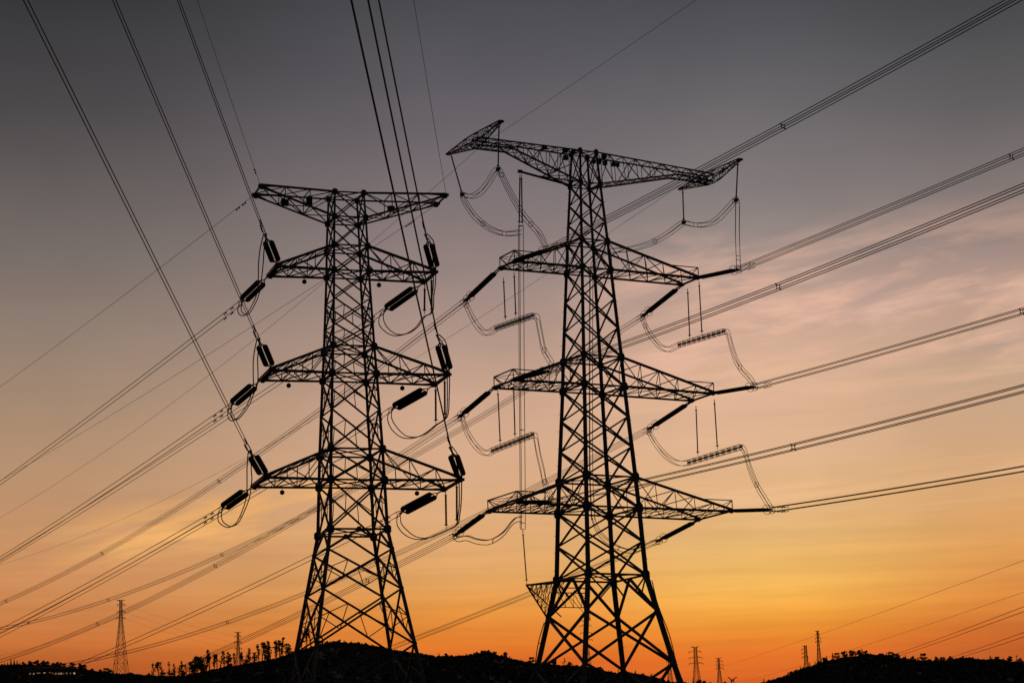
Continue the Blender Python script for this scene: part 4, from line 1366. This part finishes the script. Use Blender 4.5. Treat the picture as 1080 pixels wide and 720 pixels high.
ROUND = [(24, 697), (31.5, 696), (36, 697), (39.5, 695), (46, 695.5), (50, 696.5), (56, 698), (60.5, 697), (67, 698.5), (76, 697.5), (84, 699), (89, 700), (97.5, 704), (106, 705), (112.5, 703.5), (117, 705), (137, 708), (144, 711), (150, 711), (157, 709), (172, 708), (182, 708), (193, 706),
         (208.5, 691), (204, 700), (214, 699), (243, 699), (259, 695), (268, 697), (283, 690), (312, 683),
         (345, 675), (352, 675), (358, 673.5), (362, 674), (371, 675.5), (378, 676), (386, 677), (392, 678.5), (402, 681), (417, 685), (427, 686), (436, 687), (445, 688), (455, 690), (463, 688), (470, 688), (483, 690), (493, 688), (503, 686.5), (509, 685), (515, 684.5), (521, 686), (533, 687),
         (537, 691), (550, 694.5), (560, 692), (572, 697), (584, 694), (594, 693), (600, 697), (608, 700), (614, 701), (625, 702), (633, 702), (642, 706), (652, 705), (661, 707), (670, 706), (678, 709), (686, 709.5), (697, 714), (705, 716), (714, 718), (722, 718), (731, 715), (737, 715.5), (743, 717), (749, 718.5), (765, 718), (774, 720)]
for x, y in ROUND:
    if x < 95: lb, gp = 'dark rounded tree in the wood at the left edge of the skyline', 'rounded trees of the left wood'
    elif x < 160: lb, gp = 'low rounded tree round the foot of the far left pylon', 'rounded trees by the far left pylon'
    elif x < 320: lb, gp = 'low bushy tree among the thin bare trunks on the left slope', 'bushes among the thin trees'
    elif x < 450: lb, gp = 'small bushy tree on the hill crest behind the left tower', 'bushy trees behind the left tower'
    elif x < 575: lb, gp = 'small bushy tree on the skyline between the two big towers', 'bushy trees between the big towers'
    elif x < 715: lb, gp = "small bushy tree on the skyline seen through the right tower's legs", 'bushy trees behind the right tower legs'
    else: lb, gp = 'low tree top under the pair of far pylons right of the right tower', 'tree tops under the far pylon pair'
    place_tree('s' if x in (362, 436, 493, 537, 594, 652, 686) else 'c' if x in (371, 392, 463, 483, 550, 614, 642, 670, 731) else 'r', x, y, lb, gp, 9)
for x, y in [(2, 700), (5, 698.5), (8, 698), (11.5, 694.5), (15, 695), (18, 696), (21, 698)]:
    place_tree('c', x, y, 'spiky conifer at the far left end of the skyline', 'spiky conifers at the left end', 11)
HILL_C = [(805.5, 715), (811, 716), (815.5, 715), (819.5, 714), (823, 713), (827, 711), (831, 707.5), (835, 707), (840, 705), (844, 702), (854, 698), (859.5, 697), (864, 696), (869, 692.5), (871.5, 691)]
for x, y in HILL_C:
    place_tree('c' if x % 1.7 > .5 else 'r', x, y, 'small pointed tree on the rising left flank of the right hill', 'trees up the flank of the right hill', 8)
HILL_R = [(878, 687.5), (882, 687.5), (890, 685.5), (893, 686), (897.5, 685), (902, 686), (905.5, 684.5), (909, 683), (913, 685), (917, 688), (923, 690), (930, 688), (935, 687.5), (938.5, 686.5), (942, 687.5), (946.5, 688), (955, 690), (963, 691), (968, 692.5), (974, 688), (980, 694), (987, 691.5),
          (993, 692), (1001.5, 691), (1008, 694), (1016, 690.5), (1022, 692), (1026, 692), (1031, 693), (1038, 694), (1045, 690.5), (1051, 691.5), (1058, 693), (1064.5, 691), (1072, 690.5), (1076, 693), (1082, 696)]
for x, y in HILL_R:
    place_tree('s' if x in (917, 968, 1016, 1045, 1072) else 'c' if x in (878, 893, 902, 909, 935, 955, 1008, 1031, 1038, 1058) else 'r', x, y, 'small rounded tree along the crest of the right hill', 'trees on the crest of the right hill', 8)

# low scrub that roughens the hill: one mass nobody could count
m = MB()
for _ in range(10000):
    az = rng.uniform(-13.6, 13.6); rc = crest_r(az)
    t = 1.0 + 0.005 - abs(rng.normal()) * 0.03 if rng.random() < 0.3 else rng.uniform(.28, .98)
    r = rc * t; x, y = r * math.sin(math.radians(az)), r * math.cos(math.radians(az)); z = ground_z(x, y)
    s = rng.uniform(.6, 1.6) * (0.5 if t > .94 else 1.2)
    leaf_cloud(m, (x, y, z + s * .3), (s, s, s * .6), 9, .9)
o = m.build('scrub_vegetation', SCRUB); tag(o, 'dark low scrub covering the hillside', 'scrub', None, 'stuff')

# ------------------------------------------------------------------ small houses with lit windows on the left slope
def house(label, x, y, w_px, windows, r=690):
    base = on_range((x, y), r); az = math.atan2(base[0], base[1]); k = r / F_PX
    ex = np.array([math.cos(az), -math.sin(az), 0]); ey = np.array([math.sin(az), math.cos(az), 0]); ez = np.array([0, 0, 1.])
    zg = ground_z(base[0], base[1]); b = np.array([base[0], base[1], zg])
    root = thing('house', label, 'house', b, 'low houses on the left slope')
    w = w_px * k; h = max(2.0, base[2] - zg + 1.2); d = 3.0
    m = MB(); m.block(b + ey * d / 2 + ez * (h / 2 - .3), ex, ey, ez, w, d, h + .6); m.build('wall', WALLM, root)
    m = MB()
    e0, e1 = b - ex * (w / 2 + .3), b + ex * (w / 2 + .3)
    for s, yy in ((-1, -.35), (1, d + .35)):
        m.quadbox([e0 + ey * yy + ez * h, e0 + ey * yy + ez * (h + .1), e0 + ey * d / 2 + ez * (h + .85), e0 + ey * d / 2 + ez * (h + .75)], [e1 + ey * yy + ez * h, e1 + ey * yy + ez * (h + .1), e1 + ey * d / 2 + ez * (h + .85), e1 + ey * d / 2 + ez * (h + .75)])
    m.build('roof', ROOFM, root)
    for (wx, ww, pale) in windows:
        c = b + ex * (wx - x) * k + ez * (base[2] - zg)
        m = MB(); m.block(c - ey * .04, ex, ey, ez, ww * k, .06, 1.7 * k); f = m.build('window', PALELAMP if pale else WARMLAMP, root)
        g = MB(); g.bar(c - ey * .09 - ex * ww * k / 2, c - ey * .09 + ex * ww * k / 2, .04); g.bar(c - ey * .1 - ez * .85 * k, c - ey * .1 + ez * .85 * k, .04); g.build('frame', BOXM, f)


house('low house with two dim lit windows, leftmost of the lit row under the wood', 37, 710, 16, [(31.5, 2.2, 0), (35.6, 1.6, 0), (40.6, 3.4, 1)])
house('small house with one pale lit window in the middle of the lit row', 49.5, 709.4, 9, [(47, 1.8, 1), (52.5, 1.4, 0)])
house('low house with bright amber windows, right end of the lit row', 67, 709.9, 24, [(56, 1.6, 1), (59.2, 1.8, 0), (62.2, 1.8, 0), (64.6, 1.8, 1), (67.2, 1.6, 0), (70.6, 2.4, 1), (74.6, 2.0, 0), (77.8, 1.8, 1)])
